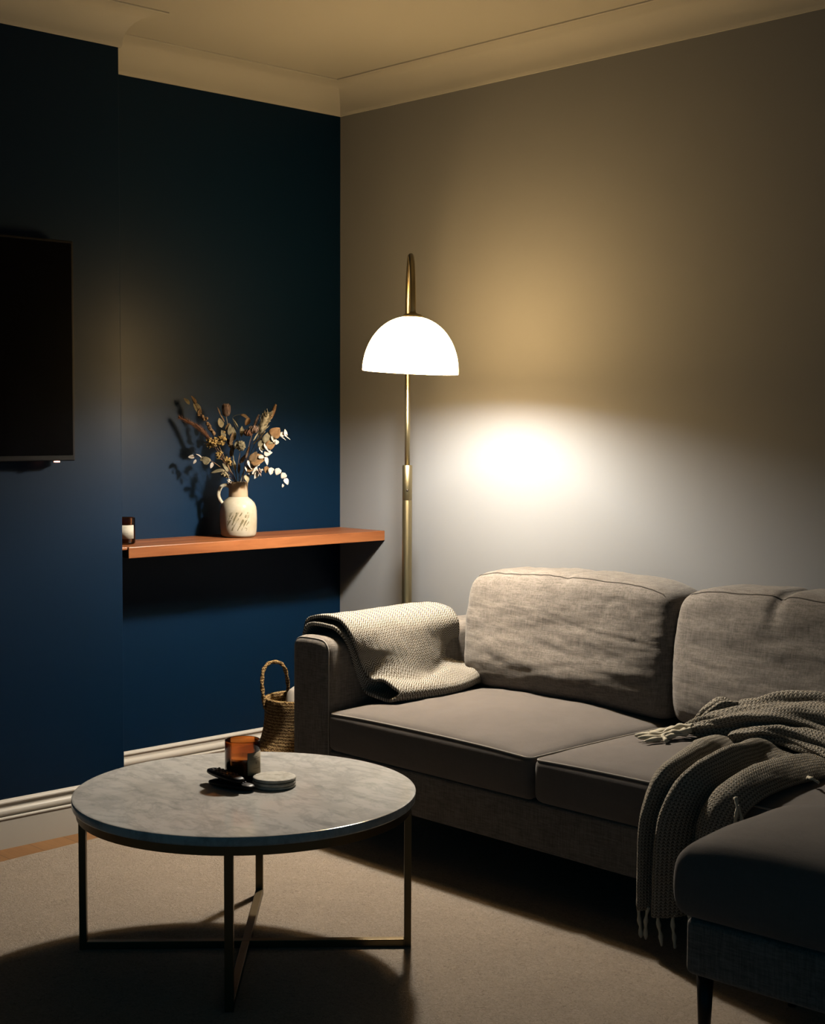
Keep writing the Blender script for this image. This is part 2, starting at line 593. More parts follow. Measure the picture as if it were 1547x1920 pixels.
# rug, turned a few degrees so its left edge drifts away from the wall
rg = math.radians(4.2)
RZ = .010
rug = MB()
rv = []
L0 = Vector((.432, -1.536, 0))
ed = Vector((-math.sin(rg), math.cos(rg), 0)); ex = Vector((math.cos(rg), math.sin(rg), 0))
A = L0 + ed*1.10; B = L0 - ed*2.9
nx, ny = 44, 56
for i in range(ny+1):
    for j in range(nx+1):
        p = A + (B-A)*(i/ny) + ex*(3.3*j/nx)
        rv.append((p.x, p.y, RZ + .0007*noise.noise((p.x*9, p.y*9, 0))))
rf = grid_faces(ny+1, nx+1)
n0 = len(rv)
ring = [i*(nx+1) for i in range(ny+1)] + [ny*(nx+1)+j for j in range(1, nx+1)] + [i*(nx+1)+nx for i in range(ny-1, -1, -1)] + [j for j in range(nx-1, 0, -1)]
for i in ring: rv.append((rv[i][0], rv[i][1], 0.0005))
m_ = len(ring)
for k in range(m_): rf.append((ring[k], ring[(k+1) % m_], n0+(k+1) % m_, n0+k))
rf.append(tuple(n0+k for k in range(m_)))
r_ = mk('rug', rv, rf, M_RUG)
autosmooth(r_, .9)
tag(r_, 'large beige wool rug with short speckled pile under the marble table', 'rug', kind='thing')

# ------------------------------------------------------------------ television
t = thing('television', 'black flat television mounted on the navy chimney breast, cut by the left edge', 'television', (CD, -1.80, 1.395))
TX0, TX1, TYR, TZ0, TZ1 = .318, .345, -1.291, 1.087, 1.705
bevel(MB().box((TX0, TYR-1.09, TZ0), (TX1, TYR, TZ1)).build('casing', M_BLACKPL, t, False), .003)
MB().box((TX1, TYR-1.082, TZ0+.016), (TX1+.0015, TYR-.008, TZ1-.008)).build('screen', M_SCREEN, t, False)
MB().box((CD+.0005, -2.02, 1.25), (TX0, -1.60, 1.55)).build('wall_bracket', M_BLACKPL, t, False)
ld = MB().box((TX1-.012, -1.353, TZ0-.0035), (TX1+.0005, -1.341, TZ0)).build('standby_lamp', M_LED, t, False)
ld['label'] = 'tiny glowing red standby light'

# ------------------------------------------------------------------ shelf
SX, SZ, ST = .241, .820, .034
sh = MB()
poly = [(0.001, -.001), (SX, -.001), (SX, -1.050), (SX-.013, -1.050), (SX-.013, CY+.001), (0.001, CY+.001)]
# front board stops short of the chimney breast; the top runs through to it
sh.box((.001, -1.050, SZ-ST), (SX, -.001, SZ))
sh.box((.001, CY+.001, SZ-.0085), (SX-.004, -1.050, SZ))
so = sh.build('floating_shelf', M_SHELF, None, False)
bevel(so, .0018, 2)
tag(so, 'chunky reddish wooden floating shelf across the navy alcove', 'shelf')

# ------------------------------------------------------------------ jug
VX, VY = .130, -.555
def lathe_part(name, prof, m, parent, c, n=56, M=None, ang=.75):
    v, f = lathe(prof, c, n, M)
    return autosmooth(mk(name, v, f, m, parent), ang)
jug = thing('ceramic_jug', 'cream glazed ceramic jug with one handle holding dried flowers on the wooden shelf', 'jug', (VX, VY, SZ))
c_ = (VX, VY, SZ+.0005)
prof = [(0,0),(.048,0),(.0545,.003),(.0585,.010),(.0605,.030),(.0612,.055),(.0606,.085),(.0585,.100),(.053,.113),(.044,.1225),(.036,.1285),(.0318,.1325)]
inner = [(.0282,.1325),(.040,.115),(.052,.100),(.055,.060),(.053,.012),(0,.008)]
lathe_part('body', prof+inner, M_CERAM, jug, c_)
prof = [(.0318,.1325),(.0314,.140),(.0312,.165),(.0318,.178),(.0316,.1805),(.0300,.1815),(.0285,.1795),(.0280,.165),(.0282,.1325),(.0318,.1325)]
nk = lathe_part('neck', prof, M_CLAY, jug, c_)
nk['label'] = 'unglazed tan neck'
RV = Vector((.690, .723, 0)); DV = Vector((.723, -.690, 0)); UZ = Vector((0,0,1))
def jf(r, d, z): return Vector((VX, VY, SZ)) + RV*r + DV*d + UZ*z
hp = catmull([jf(-.029,.0,.166), jf(-.040,.004,.171), jf(-.055,.006,.166), jf(-.0635,.008,.148), jf(-.0625,.010,.131), jf(-.055,.012,.117), jf(-.046,.012,.107)], 6)
v, f = tube(hp, [.0058+.0006*math.sin(PI*i/(len(hp)-1)) for i in range(len(hp))], 14)
mk('handle', v, f, M_CERAM, jug)

# ------------------------------------------------------------------ dried stems, each a thing of its own
PXM = .001662                                 # metres per photo pixel at the jug's distance
def bp(px, py, d=0.0):
    """a point of the bouquet, given by its spread to the right of the jug, its rise above the rim and its nearness"""
    return jf((px-445)*PXM, d, .181 + (896-py)*PXM)
MOUTH = {}
def stem_thing(name, label, path, r=.0011, m=P_TWIG, cat='dried flower'):
    """path: bouquet points from the jug's mouth outwards; the foot goes down inside the jug"""
    top = bp(*path[0])
    ax = top - jf(0,0,.181)
    ax.z = 0
    foot = jf(0,0,.010) + ax*(-.6)
    t = thing(name, label, cat, foot, 0, 'dried stems in the cream jug')
    pts = catmull([foot, jf(0,0,.13)+ax*.7] + [bp(*p) for p in path], 6)
    v, f = tube(pts, [r*(1.15-.5*i/(len(pts)-1)) for i in range(len(pts))], 7)
    mk('stem', v, f, m, t)
    return t, pts

def leaf_geo(base, d, normal, L, W, curl=.15, cup=.2, nu=7, nv=5, pointy=1.0, th=.0006):
    d = Vector(d).normalized(); nrm = Vector(normal); nrm = (nrm - d*nrm.dot(d)).normalized(); s = d.cross(nrm)
    base = Vector(base); v = []
    for side in (1, -1):
        for i in range(nu+1):
            u = i/nu
            w = W*.5*(math.sin(PI*min(1, max(0, u))**(.80*pointy))**.75) if 0 < u < 1 else .0004
            for j in range(nv):
                q = -1+2*j/(nv-1)
                p = base + d*(L*u) + s*(w*q) + nrm*(-curl*L*u*u + cup*w*q*q + side*th*.5)
                v.append(p)
    n = (nu+1)*nv
    f = grid_faces(nu+1, nv) + [tuple(n+k for k in reversed(q)) for q in grid_faces(nu+1, nv)]
    rim = [i*nv for i in range(nu+1)] + [nu*nv+j for j in range(1, nv)] + [i*nv+nv-1 for i in range(nu-1, -1, -1)] + [j for j in range(nv-2, 0, -1)]
    for k in range(len(rim)):
        a, b = rim[k], rim[(k+1) % len(rim)]
        f.append((a, b, n+b, n+a))
    return v, f

def leaf(t, c, L, W, ang, face, m, curl=.15, cup=.25, pointy=1.0, name='leaf', stalk_to=None):
    """leaf centred on bouquet point c; ang = direction in the picture-plane, face = (right, near, up) normal"""
    c = bp(*c); L = L*1.32; W = W*1.48
    d = RV*math.cos(ang) + UZ*math.sin(ang)
    nrm = RV*face[0] + DV*face[1] + UZ*face[2]
    v, f = leaf_geo(c - d*L*.5, d, nrm, L, W, curl, cup, pointy=pointy)
    if stalk_to is not None:
        q = bp(*stalk_to)
        a, b = tube(catmull([q, (q + c - d*L*.5)*.5 + UZ*.001, c - d*L*.48], 3), .0005, 5)
        n = len(v); v = list(v) + a; f = list(f) + [tuple(i+n for i in x) for x in b]
    return mk(name, v, f, m, t)

def plume(t, pts, r, m, name='plume', n=420, hair=.006, seed=1):
    """soft seed head: a spindle with many short bristles"""
    rnd = random.Random(seed)
    P = catmull(pts, 8); N = len(P)
    rr = [r*(.25+.75*math.sin(PI*min(.97, .12+.86*i/(N-1)))**.7) for i in range(N)]
    mb = MB(); mb.tube(P, [q*.72 for q in rr], 9)
    for _ in range(n):
        i = rnd.randrange(1, N-1)
        tg = (P[min(i+1, N-1)] - P[i-1]).normalized()
        a = tg.orthogonal().normalized(); a.rotate(Matrix.Rotation(rnd.random()*2*PI, 3, tg))
        b0 = P[i] + a*rr[i]*.66
        dr = (a*.8 + tg*.9).normalized()
        s = tg.cross(a)*.00045
        tip = b0 + dr*(hair*(.6+.6*rnd.random()))
        k = len(mb.v)
        mb.v += [tuple(b0-s), tuple(b0+s), tuple(tip)]; mb.f.append((k, k+1, k+2))
    return mb.build(name, m, t)

def cluster(t, c, spread, m, n=26, r=.003, seed=2, name='flower_head', star=True):
    rnd = random.Random(seed); mb = MB(); c0 = bp(*c)
    for _ in range(n):
        p = c0 + RV*rnd.gauss(0, spread[0]) + DV*rnd.gauss(0, spread[1]) + UZ*rnd.gauss(0, spread[2])
        mb.ball(p, r*(.7+.6*rnd.random()), 6)
        if star:
            for _k in range(4):
                d = Vector((rnd.gauss(0,1), rnd.gauss(0,1), rnd.gauss(0,1))).normalized()
                v, f = leaf_geo(p, d, d.orthogonal(), r*2.1, r*1.3, .1, .2, 3, 3)
                mb.add(v, f)
        v, f = tube([c0 - UZ*spread[2]*2.4, (c0+p)*.5 - UZ*spread[2]*.4, p], .0005, 4); mb.add(v, f)
    return mb.build(name, m, t)

D2R = PI/180
# 1 far-left spray
t, _ = stem_thing('seed_stem', 'tallest brown seed stem leaning far left out of the jug, dark pods at its tip',
    [(438,892,.0),(420,850,.015),(402,808,.03),(384,775,.035),(368,750,.035),(357,734,.035)], .0012)
for k, (px, py, an, L, W, mm) in enumerate([(366,749,112,.030,.017,P_SAGE),(347,737,128,.022,.009,P_SAGE),(361,734,118,.024,.008,P_BROWN),(372,757,70,.017,.010,P_BROWN)]):
    leaf(t, (px,py,.036), L, W, an*D2R, (.5,.7,.3), mm, .1, .5)
mb = MB(); rnd = random.Random(5)
for k in range(22):
    u = k/21
    p = bp(374+26*u, 764+38*u, .033) + Vector((rnd.gauss(0,.0055), rnd.gauss(0,.004), rnd.gauss(0,.003)))
    mb.ball(p, .0052*(.7+.5*rnd.random()), 6, (1,1,1.2))
mb.build('seed_pod', P_TWIG, t)
# 2 rust plume
t, _ = stem_thing('rust_plume_stem', 'rust coloured grass plume pointing furthest left over the navy wall', [(437,892,.01),(418,855,.03),(400,822,.05),(390,808,.055)], .0009, P_RUST, 'dried grass')
plume(t, [bp(398,820,.052), bp(384,800,.055), bp(366,785,.055), bp(332,768,.05)], .0085, P_RUST, 'plume', 1100, .013, 3)
# 3 golden cluster
t, _ = stem_thing('golden_statice', 'golden yellow flower cluster with tiny blooms left of the jug centre', [(440,892,.015),(428,865,.035),(416,842,.05),(408,828,.055)], .0012)
cluster(t, (400,818,.055), (.0115,.010,.007), P_GOLD, 34, .0034, 11)
cluster(t, (416,810,.05), (.0075,.008,.006), P_GOLD, 20, .0032, 12)
# 4 lower golden clusters
t, _ = stem_thing('golden_tansy', 'small golden flower cluster low on the left just above the jug rim', [(441,892,.02),(432,872,.04),(422,855,.055),(413,848,.06)], .0011)
cluster(t, (412,842,.06), (.0062,.006,.006), P_GOLD, 18, .0034, 13)
cluster(t, (428,853,.05), (.0052,.006,.005), P_GOLD, 15, .0032, 14)
# 5 left eucalyptus
t, _ = stem_thing('eucalyptus_sprig', 'thin leaf sprig hanging out furthest left at mid height, small pale round leaves', [(437,893,.01),(420,872,.04),(404,858,.06),(388,850,.068),(372,846,.07),(358,845,.07)], .0009)
for px, py, an, L, W, fc, mm in [(358,846,170,.016,.0135,(.7,.5,.5),P_WHITE),(373,843,140,.017,.010,(.7,.2,.7),P_WHITE),(365,855,240,.013,.006,(.5,.75,.35),P_WHITE),
                                 (388,853,20,.022,.019,(.2,.9,.3),P_SAGE),(398,862,255,.016,.008,(.5,.75,.35),P_WHITE),(380,850,200,.015,.011,(.3,.8,.5),P_SAGE)]:
    leaf(t, (px,py,.07), L, W, an*D2R, fc, mm, .1, .3)
# 6 sage leaves at the rim
t, _ = stem_thing('sage_sprig', 'grey green sage sprig lying over the left rim of the jug', [(438,894,.02),(426,884,.045),(416,875,.06)], .001)
leaf(t, (408,873,.062), .036, .0115, 188*D2R, (.2,.6,.8), P_SAGE, .12, .2)
leaf(t, (424,866,.055), .026, .009, 118*D2R, (.5,.7,.3), P_SAGE)
cluster(t, (422,879,.055), (.0045,.0045,.0045), P_STRAW, 13, .0042, 15)
cluster(t, (430,893,.045), (.0035,.003,.002), P_WHITE, 5, .0035, 16)
# 7 tall protea bud
t, _ = stem_thing('protea_bud', 'tall closed brown bud standing upright at the middle of the bunch', [(442,892,.005),(438,860,.01),(432,820,.015),(426,785,.018),(423,766,.018)], .0017, P_STRAW)
mb = MB(); c0 = bp(423,756,.018)
mb.ball(c0, .0115, 10, (1,1,1.6))
for k in range(16):
    a = 2*PI*k/8 + (k//8)*.4; e = .22 if k < 8 else .08
    dirv = (RV*math.cos(a)*e + DV*math.sin(a)*e + UZ).normalized()
    b0 = c0 - UZ*.016 + (RV*math.cos(a)+DV*math.sin(a))*.008
    vv, ff = leaf_geo(b0, dirv, RV*math.cos(a)+DV*math.sin(a), .040 if k < 8 else .037, .0135, .22 if k < 8 else -.05, .4, 6, 3); mb.add(vv, ff)
mb.build('flower_head', P_PINK, t)
for px, py, an, L, W, fc, mm in [(412,779,105,.025,.0135,(.3,.9,.2),P_STRAW),(430,792,80,.028,.012,(.6,.7,.2),P_SAGE),(417,801,110,.022,.011,(.3,.8,.2),P_SAGE),
                                 (434,810,75,.034,.009,(.5,.8,.1),P_BROWN),(426,786,62,.020,.008,(.2,.9,.1),P_BROWN),(409,755,110,.020,.003,(.4,.8,.2),P_TWIG),(415,768,118,.026,.003,(.4,.8,.2),P_TWIG)]:
    leaf(t, (px,py,.022), L, W, an*D2R, fc, mm, .08, .3)
# 8 curled brown leaf twig
t, _ = stem_thing('curled_leaf_twig', 'thin twig with a brown leaf curling over behind the round pod', [(446,892,-.005),(448,850,-.01),(446,805,-.012),(436,778,-.012),(434,768,-.012),(444,763,-.01),(455,763,-.008)], .0008, P_SAGE)
leaf(t, (459,766,-.006), .026, .011, -20*D2R, (.2,.6,.8), P_BROWN, .25, .3)
leaf(t, (463,777,-.004), .022, .012, 245*D2R, (.4,.8,.3), P_OCHRE, .1, .4)
leaf(t, (452,796,.0), .027, .010, 85*D2R, (.3,.9,.1), P_SAGE, .05, .3, 1.2)
leaf(t, (440,779,-.01), .026, .003, 118*D2R, (.4,.8,.2), P_SAGE)
for px, py, an, L, W, fc, mm in [(437,800,95,.034,.011,(.4,.8,.2),P_SAGE),(433,835,80,.030,.010,(.3,.9,.2),P_BROWN),(441,822,70,.026,.009,(.5,.8,.1),P_SAGE),
        (429,820,115,.028,.012,(.3,.8,.3),P_BROWN),(455,850,60,.026,.009,(.3,.9,.2),P_BROWN),(438,862,100,.030,.008,(.4,.8,.1),P_STRAW),(447,868,85,.026,.007,(.4,.8,.1),P_BROWN)]:
    leaf(t, (px,py,.008), L, W, an*D2R, fc, mm, .08, .3)
# 9 round pod
t, _ = stem_thing('round_seed_pod', 'round papery green seed pod facing out above the jug neck', [(449,893,.012),(447,862,.03),(451,838,.038)], .001)
mb = MB(); c0 = bp(453,824,.04)
mb.ball(c0, .0165, 14, (1,.8,1))
for k in range(26):
    z = 1-2*(k+.5)/26; a = k*2.39996
    d = Vector((math.sqrt(1-z*z)*math.cos(a), math.sqrt(1-z*z)*math.sin(a), z))
    mb.ball(c0 + Vector((d.x*.0155, d.y*.0125, d.z*.0155)), .0032, 5)
mb.build('seed_pod', P_SAGE, t)
# 10 pink catkin
t, _ = stem_thing('pink_catkin', 'short dusky pink catkin right of the round pod', [(455,893,.01),(459,862,.025),(463,845,.03)], .0009, P_PINK)
plume(t, [bp(462,848,.03), bp(466,835,.031), bp(469,826,.032)], .0062, P_PINK, 'plume', 120, .003, 5)
# 11 straw spike head
t, _ = stem_thing('thistle_spike', 'straw coloured spiky flower head at the top right of the bunch', [(450,893,.0),(462,862,.015),(476,828,.025),(488,803,.03)], .0013, P_STRAW)
mb = MB(); rnd = random.Random(9)
a0, a1 = bp(489,802,.03), bp(506,760,.033)
ax = (a1-a0).normalized()
mb.tube([a0, a0.lerp(a1,.35), a0.lerp(a1,.75), a1], [.004,.0125,.0125,.006], 9)
for k in range(120):
    u = rnd.random()**.8
    o = ax.orthogonal().normalized(); o.rotate(Matrix.Rotation(rnd.random()*2*PI, 3, ax))
    p = a0.lerp(a1, u) + o*.010*math.sin(PI*(.15+.75*u))
    vv, ff = leaf_geo(p, ax*1.0+o*.55, o, .013+.006*rnd.random(), .004, -.1, .2, 4, 3); mb.add(vv, ff)
mb.build('flower_head', P_STRAW, t)
for px, py, an in [(492,806,48),(486,812,42),(499,806,40),(484,803,58)]:
    leaf(t, (px,py,.034), .036, .0032, an*D2R, (.4,.8,.2), P_STRAW, .05, .2)
# 12 tall brown tail
t, _ = stem_thing('brown_bunny_tail', 'brown fluffy grass tail rising highest on the right side of the bunch', [(449,893,-.01),(470,850,-.01),(492,805,-.005),(509,770,.0)], .001, P_TWIG, 'dried grass')
plume(t, [bp(508,772,.0), bp(514,758,.0), bp(520,742,.002)], .0088, P_OCHRE, 'plume', 380, .005, 6)
# 13 pink tail
t, _ = stem_thing('pink_bunny_tail', 'slim pale pink grass tail left of the straw spike', [(452,893,.0),(464,850,.01),(473,808,.015),(477,790,.018)], .0009, P_PINK, 'dried grass')
plume(t, [bp(477,790,.018), bp(482,776,.02), bp(488,762,.02)], .0068, P_PINK, 'plume', 300, .004, 7)
# 14 dried roses
t, _ = stem_thing('dried_rose', 'dusky pink dried rose with a plum back at the right centre', [(453,893,.012),(462,855,.03),(470,818,.04),(475,803,.043)], .0011)
for (px, py, R_, mm, sd) in [(478,793,.0130,P_PINK,1),(468,799,.0120,P_RUST,2)]:
    mb = MB(); c0 = bp(px,py,.045); rnd = random.Random(sd)
    mb.ball(c0, R_*.7, 8)
    for k in range(14):
        a = k*2.39996; e = .25+.5*(k/14)
        dirv = (RV*math.cos(a)*e+DV*math.sin(a)*e+UZ*.9).normalized(); o = RV*math.cos(a)+DV*math.sin(a)
        vv, ff = leaf_geo(c0 - UZ*R_*.8 + o*R_*.35*e, dirv, o, R_*2.0, R_*1.25, .1, .6, 5, 4); mb.add(vv, ff)
    mb.build('flower_head', mm, t)
# 15 big eucalyptus to the right
t, _ = stem_thing('eucalyptus_branch', 'largest eucalyptus branch reaching right with ochre and bleached round leaves', [(456,893,.015),(472,862,.04),(490,835,.055),(508,815,.062),(524,806,.065),(540,801,.065),(547,803,.065)], .0014)
for px, py, an, L, W, fc, mm in [(523,797,50,.030,.027,(.15,.9,.3),P_OCHRE),(509,808,80,.034,.026,(.1,.95,.2),P_SAGE),(500,820,30,.034,.022,(.3,.9,.1),P_SAGE),
        (520,812,300,.025,.012,(.5,.75,.35),P_WHITE),(525,817,250,.012,.009,(.5,.75,.35),P_WHITE),(534,801,160,.016,.013,(.5,.75,.35),P_WHITE),(537,808,330,.019,.009,(.5,.2,.85),P_WHITE),
        (542,798,95,.019,.009,(.5,.75,.35),P_WHITE),(547,808,330,.014,.005,(.5,.3,.8),P_WHITE),(507,827,300,.028,.015,(.5,.75,.35),P_WHITE),(508,838,15,.022,.013,(.5,.75,.35),P_WHITE),
        (494,831,300,.016,.007,(.5,.75,.35),P_WHITE),(489,850,20,.044,.030,(.1,.8,.5),P_OCHRE),(496,845,5,.020,.009,(.5,.75,.35),P_WHITE),(505,853,285,.022,.010,(.5,.75,.35),P_WHITE),
        (480,845,60,.030,.018,(.2,.9,.3),P_BROWN),(486,861,10,.015,.009,(.5,.75,.35),P_WHITE),(514,820,40,.030,.020,(.2,.9,.2),P_OCHRE)]:
    leaf(t, (px,py,.065), L, W, an*D2R, fc, mm, .08, .25, .8)
# 16 low eucalyptus arching right
t, _ = stem_thing('eucalyptus_tendril', 'pale eucalyptus sprig arching lowest to the right with a row of bleached leaves', [(458,894,.02),(474,880,.05),(490,872,.065),(508,869,.07),(526,872,.07),(540,882,.07),(543,896,.07)], .0010)
for px, py, an, L, W, fc, mm in [(514,873,265,.019,.014,(.3,.9,.2),P_WHITE),(527,874,250,.019,.015,(.3,.9,.2),P_WHITE),(538,882,235,.017,.014,(.3,.9,.2),P_WHITE),(544,893,300,.018,.012,(.4,.8,.2),P_WHITE),
        (537,901,260,.010,.008,(.7,.5,.4),P_WHITE),(505,870,260,.018,.012,(.2,.8,.5),P_OCHRE),(492,876,300,.020,.007,(.6,.5,.5),P_PINK),(499,869,30,.016,.004,(.6,.5,.6),P_WHITE),(493,871,110,.014,.006,(.6,.5,.5),P_PINK)]:
    leaf(t, (px,py,.072), L, W, an*D2R, fc, mm, .1, .3, .8)
# 17 white leaves near the rim
t, _ = stem_thing('bleached_leaf_sprig', 'white bleached leaf sprig drooping over the right rim of the jug', [(456,894,.02),(466,882,.045),(476,872,.06),(484,868,.065)], .0011)
for px, py, an, L, W, fc, mm in [(475,863,305,.034,.013,(.5,.75,.35),P_WHITE),(482,872,60,.026,.014,(.8,.4,.4),P_WHITE),(469,873,305,.028,.009,(.5,.75,.35),P_WHITE),(474,868,20,.026,.018,(.2,.8,.5),P_OCHRE),
        (484,881,255,.020,.015,(.8,.5,.3),P_WHITE),(466,888,300,.020,.016,(.7,.6,.3),P_STRAW),(478,878,170,.022,.009,(.4,.4,.8),P_WHITE)]:
    leaf(t, (px,py,.066), L, W, an*D2R, fc, mm, .1, .35, .9)

# ------------------------------------------------------------------ candle jars
def candle(label, x, y, z, R, Hh, wax, lab_ang, lab_half, lab_z, lm, chamfer):
    t = thing('candle_jar', label, 'candle', (x, y, z))
    c = (x, y, z+.0004)
    w = .0028
    prof = [(0,0),(R-chamfer,0),(R-chamfer*.4,chamfer*.35),(R,chamfer),(R,Hh-.0012),(R-w*.5,Hh),(R-w,Hh-.0012),(R-w,.007),(R-w-.003,.0045),(0,.0045)]
    lathe_part('glass', prof, M_AMBER, t, c, 56)
    r = R-w-.0004
    lathe_part('wax', [(0,.0052),(r-.003,.0052),(r,.0085),(r,wax),(r-.0015,wax+.0008),(r-.004,wax),(0,wax-.0005)], M_WAX, t, c, 48)
    v, f = tube(catmull([(x,y,z+wax-.001),(x+.0005,y,z+wax+.005),(x+.0015,y+.001,z+wax+.009)], 4), .0009, 6)
    mk('wick', v, f, M_WICK, t)
    vs, fs, uv = [], [], []
    N = 18; rr = R+.0004
    for k in range(N+1):
        a = lab_ang - lab_half + 2*lab_half*k/N
        for zz, q in ((lab_z[0],0),(lab_z[1],1)):
            vs.append((x+rr*math.cos(a), y+rr*math.sin(a), z+zz)); uv.append((k/N, q))
    fs = [(2*k, 2*k+2, 2*k+3, 2*k+1) for k in range(N)]
    l = mk('paper_label', vs, fs, lm, t, True, uv)
    sm = l.modifiers.new('thick', 'SOLIDIFY'); sm.thickness = .0003; sm.offset = 1
    return t
TZ = .372            # table top
candle('lit-through amber glass candle jar with cream label on the marble table', 1.336, -1.452, TZ, .0405, .0965, .056, math.radians(14), .62, (.020,.072), M_LABEL1, .012)
candle('small amber candle jar with cream label at the left end of the wooden shelf', .128, -.992, SZ, .0330, .082, .050, math.radians(-12), .62, (.018,.060), M_LABEL2, .005)

# ------------------------------------------------------------------ coffee table
TCX, TCY, TR = 1.406, -1.496, .384
tb = thing('coffee_table', 'round marble coffee table on a thin brass frame, standing on the rug', 'table', (TCX, TCY, RZ))
z0 = TZ-.021
prof = [(0,z0),(TR-.004,z0),(TR-.001,z0+.002),(TR,z0+.005),(TR,TZ-.003),(TR-.0008,TZ-.0008),(TR-.003,TZ),(TR-.006,TZ),(TR*.6,TZ),(0,TZ)]
lathe_part('tabletop', prof, M_MARBLE, tb, (TCX,TCY,0), 128)
ra = TR-.010
prof = [(ra,z0-.020),(ra,z0),(ra-.016,z0),(ra-.016,z0-.020),(ra,z0-.020)]
autosmooth(lathe_part('ring_frame', prof, M_ABRASS, tb, (TCX,TCY,0), 128), .6)
dirs = []
for nm, (lx, ly) in dict(left=(1.161,-1.776), right=(1.655,-1.218), back=(1.127,-1.241), front=(1.676,-1.744)).items():
    d = Vector((lx-TCX, ly-TCY, 0)).normalized(); dirs.append(d)
    s = Vector((-d.y, d.x, 0))
    c = Vector((TCX,TCY,0)) + d*(ra-.008)
    zz0, zz1 = RZ, z0-.0005
    bevel(MB().obox((c.x,c.y,(zz0+zz1)/2), d*.008, s*.0092, UZ*(zz1-zz0)/2).build('leg', M_ABRASS, tb, False), .001)
for a, b in ((0,1),(2,3)):
    p = Vector((TCX,TCY,0))+dirs[a]*(ra-.016); q = Vector((TCX,TCY,0))+dirs[b]*(ra-.016)
    d = (q-p).normalized(); s = Vector((-d.y, d.x, 0)); c = (p+q)/2
    dz = 0 if a == 0 else -.0006
    bevel(MB().obox((c.x,c.y,RZ+.0095+dz), d*(q-p).length/2, s*.0090, UZ*.0085).build('cross_bar', M_ABRASS, tb, False), .001)

# coasters
rnd = random.Random(3)
for k, (dx, dy, lab) in enumerate([(0,0,'bottom coaster of the pale stone stack beside the candle'),(.0015,-.002,'middle coaster of the pale stone stack beside the candle'),(-.0015,.001,'topmost coaster of the pale stone stack beside the candle')]):
    x, y = 1.424+dx, -1.428+dy; z = TZ+.0004+k*.0074
    prof = [(0,z),(.047,z),(.0492,z+.0015),(.0495,z+.0036),(.0485,z+.0062),(.0465,z+.0071),(.040,z+.0068),(0,z+.0066)]
    v, f = lathe(prof, (x,y,0), 64)
    v = [Vector((p.x + .0006*noise.noise((p.x*60,p.y*60,k)), p.y + .0006*noise.noise((p.x*60,p.y*60,k+9)), p.z)) for p in v]
    o = mk('coaster', v, f, M_STONE)
    tag(o, lab, 'coaster', 'stone coasters on the table')

# remote controls
def remote(label, a, b, w, z, tilt, mname='remote_control'):
    a = Vector((*a, z)); b = Vector((*b, z+tilt))
    d = (b-a); L = d.length; d.normalize(); s = Vector((-d.y, d.x, 0)).normalized(); n = d.cross(s); n = -n if n.z < 0 else n
    t = thing(mname, label, 'remote control', (a+b)/2)
    rows = []
    mb = MB(); N = 14; K = 14
    vs = []
    for i in range(N+1):
        u = i/N
        e = math.sin(PI*min(1, max(0, u)))**.22 if 0 < u < 1 else .35
        for k in range(K):
            th = 2*PI*k/K
            cx = math.copysign(abs(math.cos(th))**.6, math.cos(th)); cz = math.copysign(abs(math.sin(th))**.7, math.sin(th))
            vs.append(a + d*(L*u) + s*(w*.5*e*cx) + n*(.0088 + .0084*e*cz*(1-.10*math.sin(PI*u))))
    fs = [(i*K+k, i*K+(k+1)%K, (i+1)*K+(k+1)%K, (i+1)*K+k) for i in range(N) for k in range(K)]
    fs += [tuple(range(K-1,-1,-1)), tuple(N*K+k for k in range(K))]
    mk('casing', vs, fs, M_BLACKPL, t)
    for i in range(6):
        for j in (-1, 0, 1):
            p = a + d*(L*(.20+.11*i)) + s*(w*.24*j) + n*.0164
            MB().ball(p, .0030, 6, (1,1,.45)).build('button', M_BUTTON, t)
    return t
remote('black remote control lying lowest in front of the candle jar', (1.318,-1.530), (1.437,-1.498), .040, TZ+.0004, 0)
remote('black remote control laid across the other one beside the candle', (1.285,-1.508), (1.425,-1.522), .038, TZ+.0176, .000)

# ------------------------------------------------------------------ arc floor lamp
PX, PY = .617, -.250                  # pole
SXc, SYc = .885, -.483                # shade centre
lamp = thing('floor_lamp', 'brass arc floor lamp with lit white dome shade behind the sofa arm', 'lamp', (PX, PY, 0))
lathe_part('base', [(0,.0005),(.118,.0005),(.122,.004),(.122,.014),(.118,.018),(.030,.020),(.022,.028),(0,.028)], M_BRASS, lamp, (PX,PY,0), 64)
lz = 1.063
lathe_part('lower_pole', [(0,.020),(.0158,.020),(.0158,lz-.115),(.0150,lz-.113),(.0150,lz-.111),(.0158,lz-.109),(.0158,lz-.002),(.0140,lz),(.009,lz),(0,lz)], M_BRASS, lamp, (PX,PY,0), 32)
sc_ = Vector((PX,PY,lz-.080)) + DV*.0155
MB().ball(sc_, .0035, 8).build('set_screw', M_LEGD, lamp)
zA = 1.527
dvec = Vector((SXc-PX, SYc-PY, 0)); reach = dvec.length; dh = dvec.normalized(); ar = reach/2
pts = [Vector((PX,PY,lz-.01)), Vector((PX,PY,1.2)), Vector((PX,PY,1.4)), Vector((PX,PY,zA))]
cen = Vector((PX,PY,zA)) + dh*ar
for i in range(1, 25):
    a = PI*i/24
    pts.append(cen - dh*(ar*math.cos(a)) + UZ*(ar*math.sin(a)))
pts.append(Vector((SXc,SYc,zA-.012)))
v, f = tube(pts, .0082, 18)
mk('arc_arm', v, f, M_BRASS, lamp)
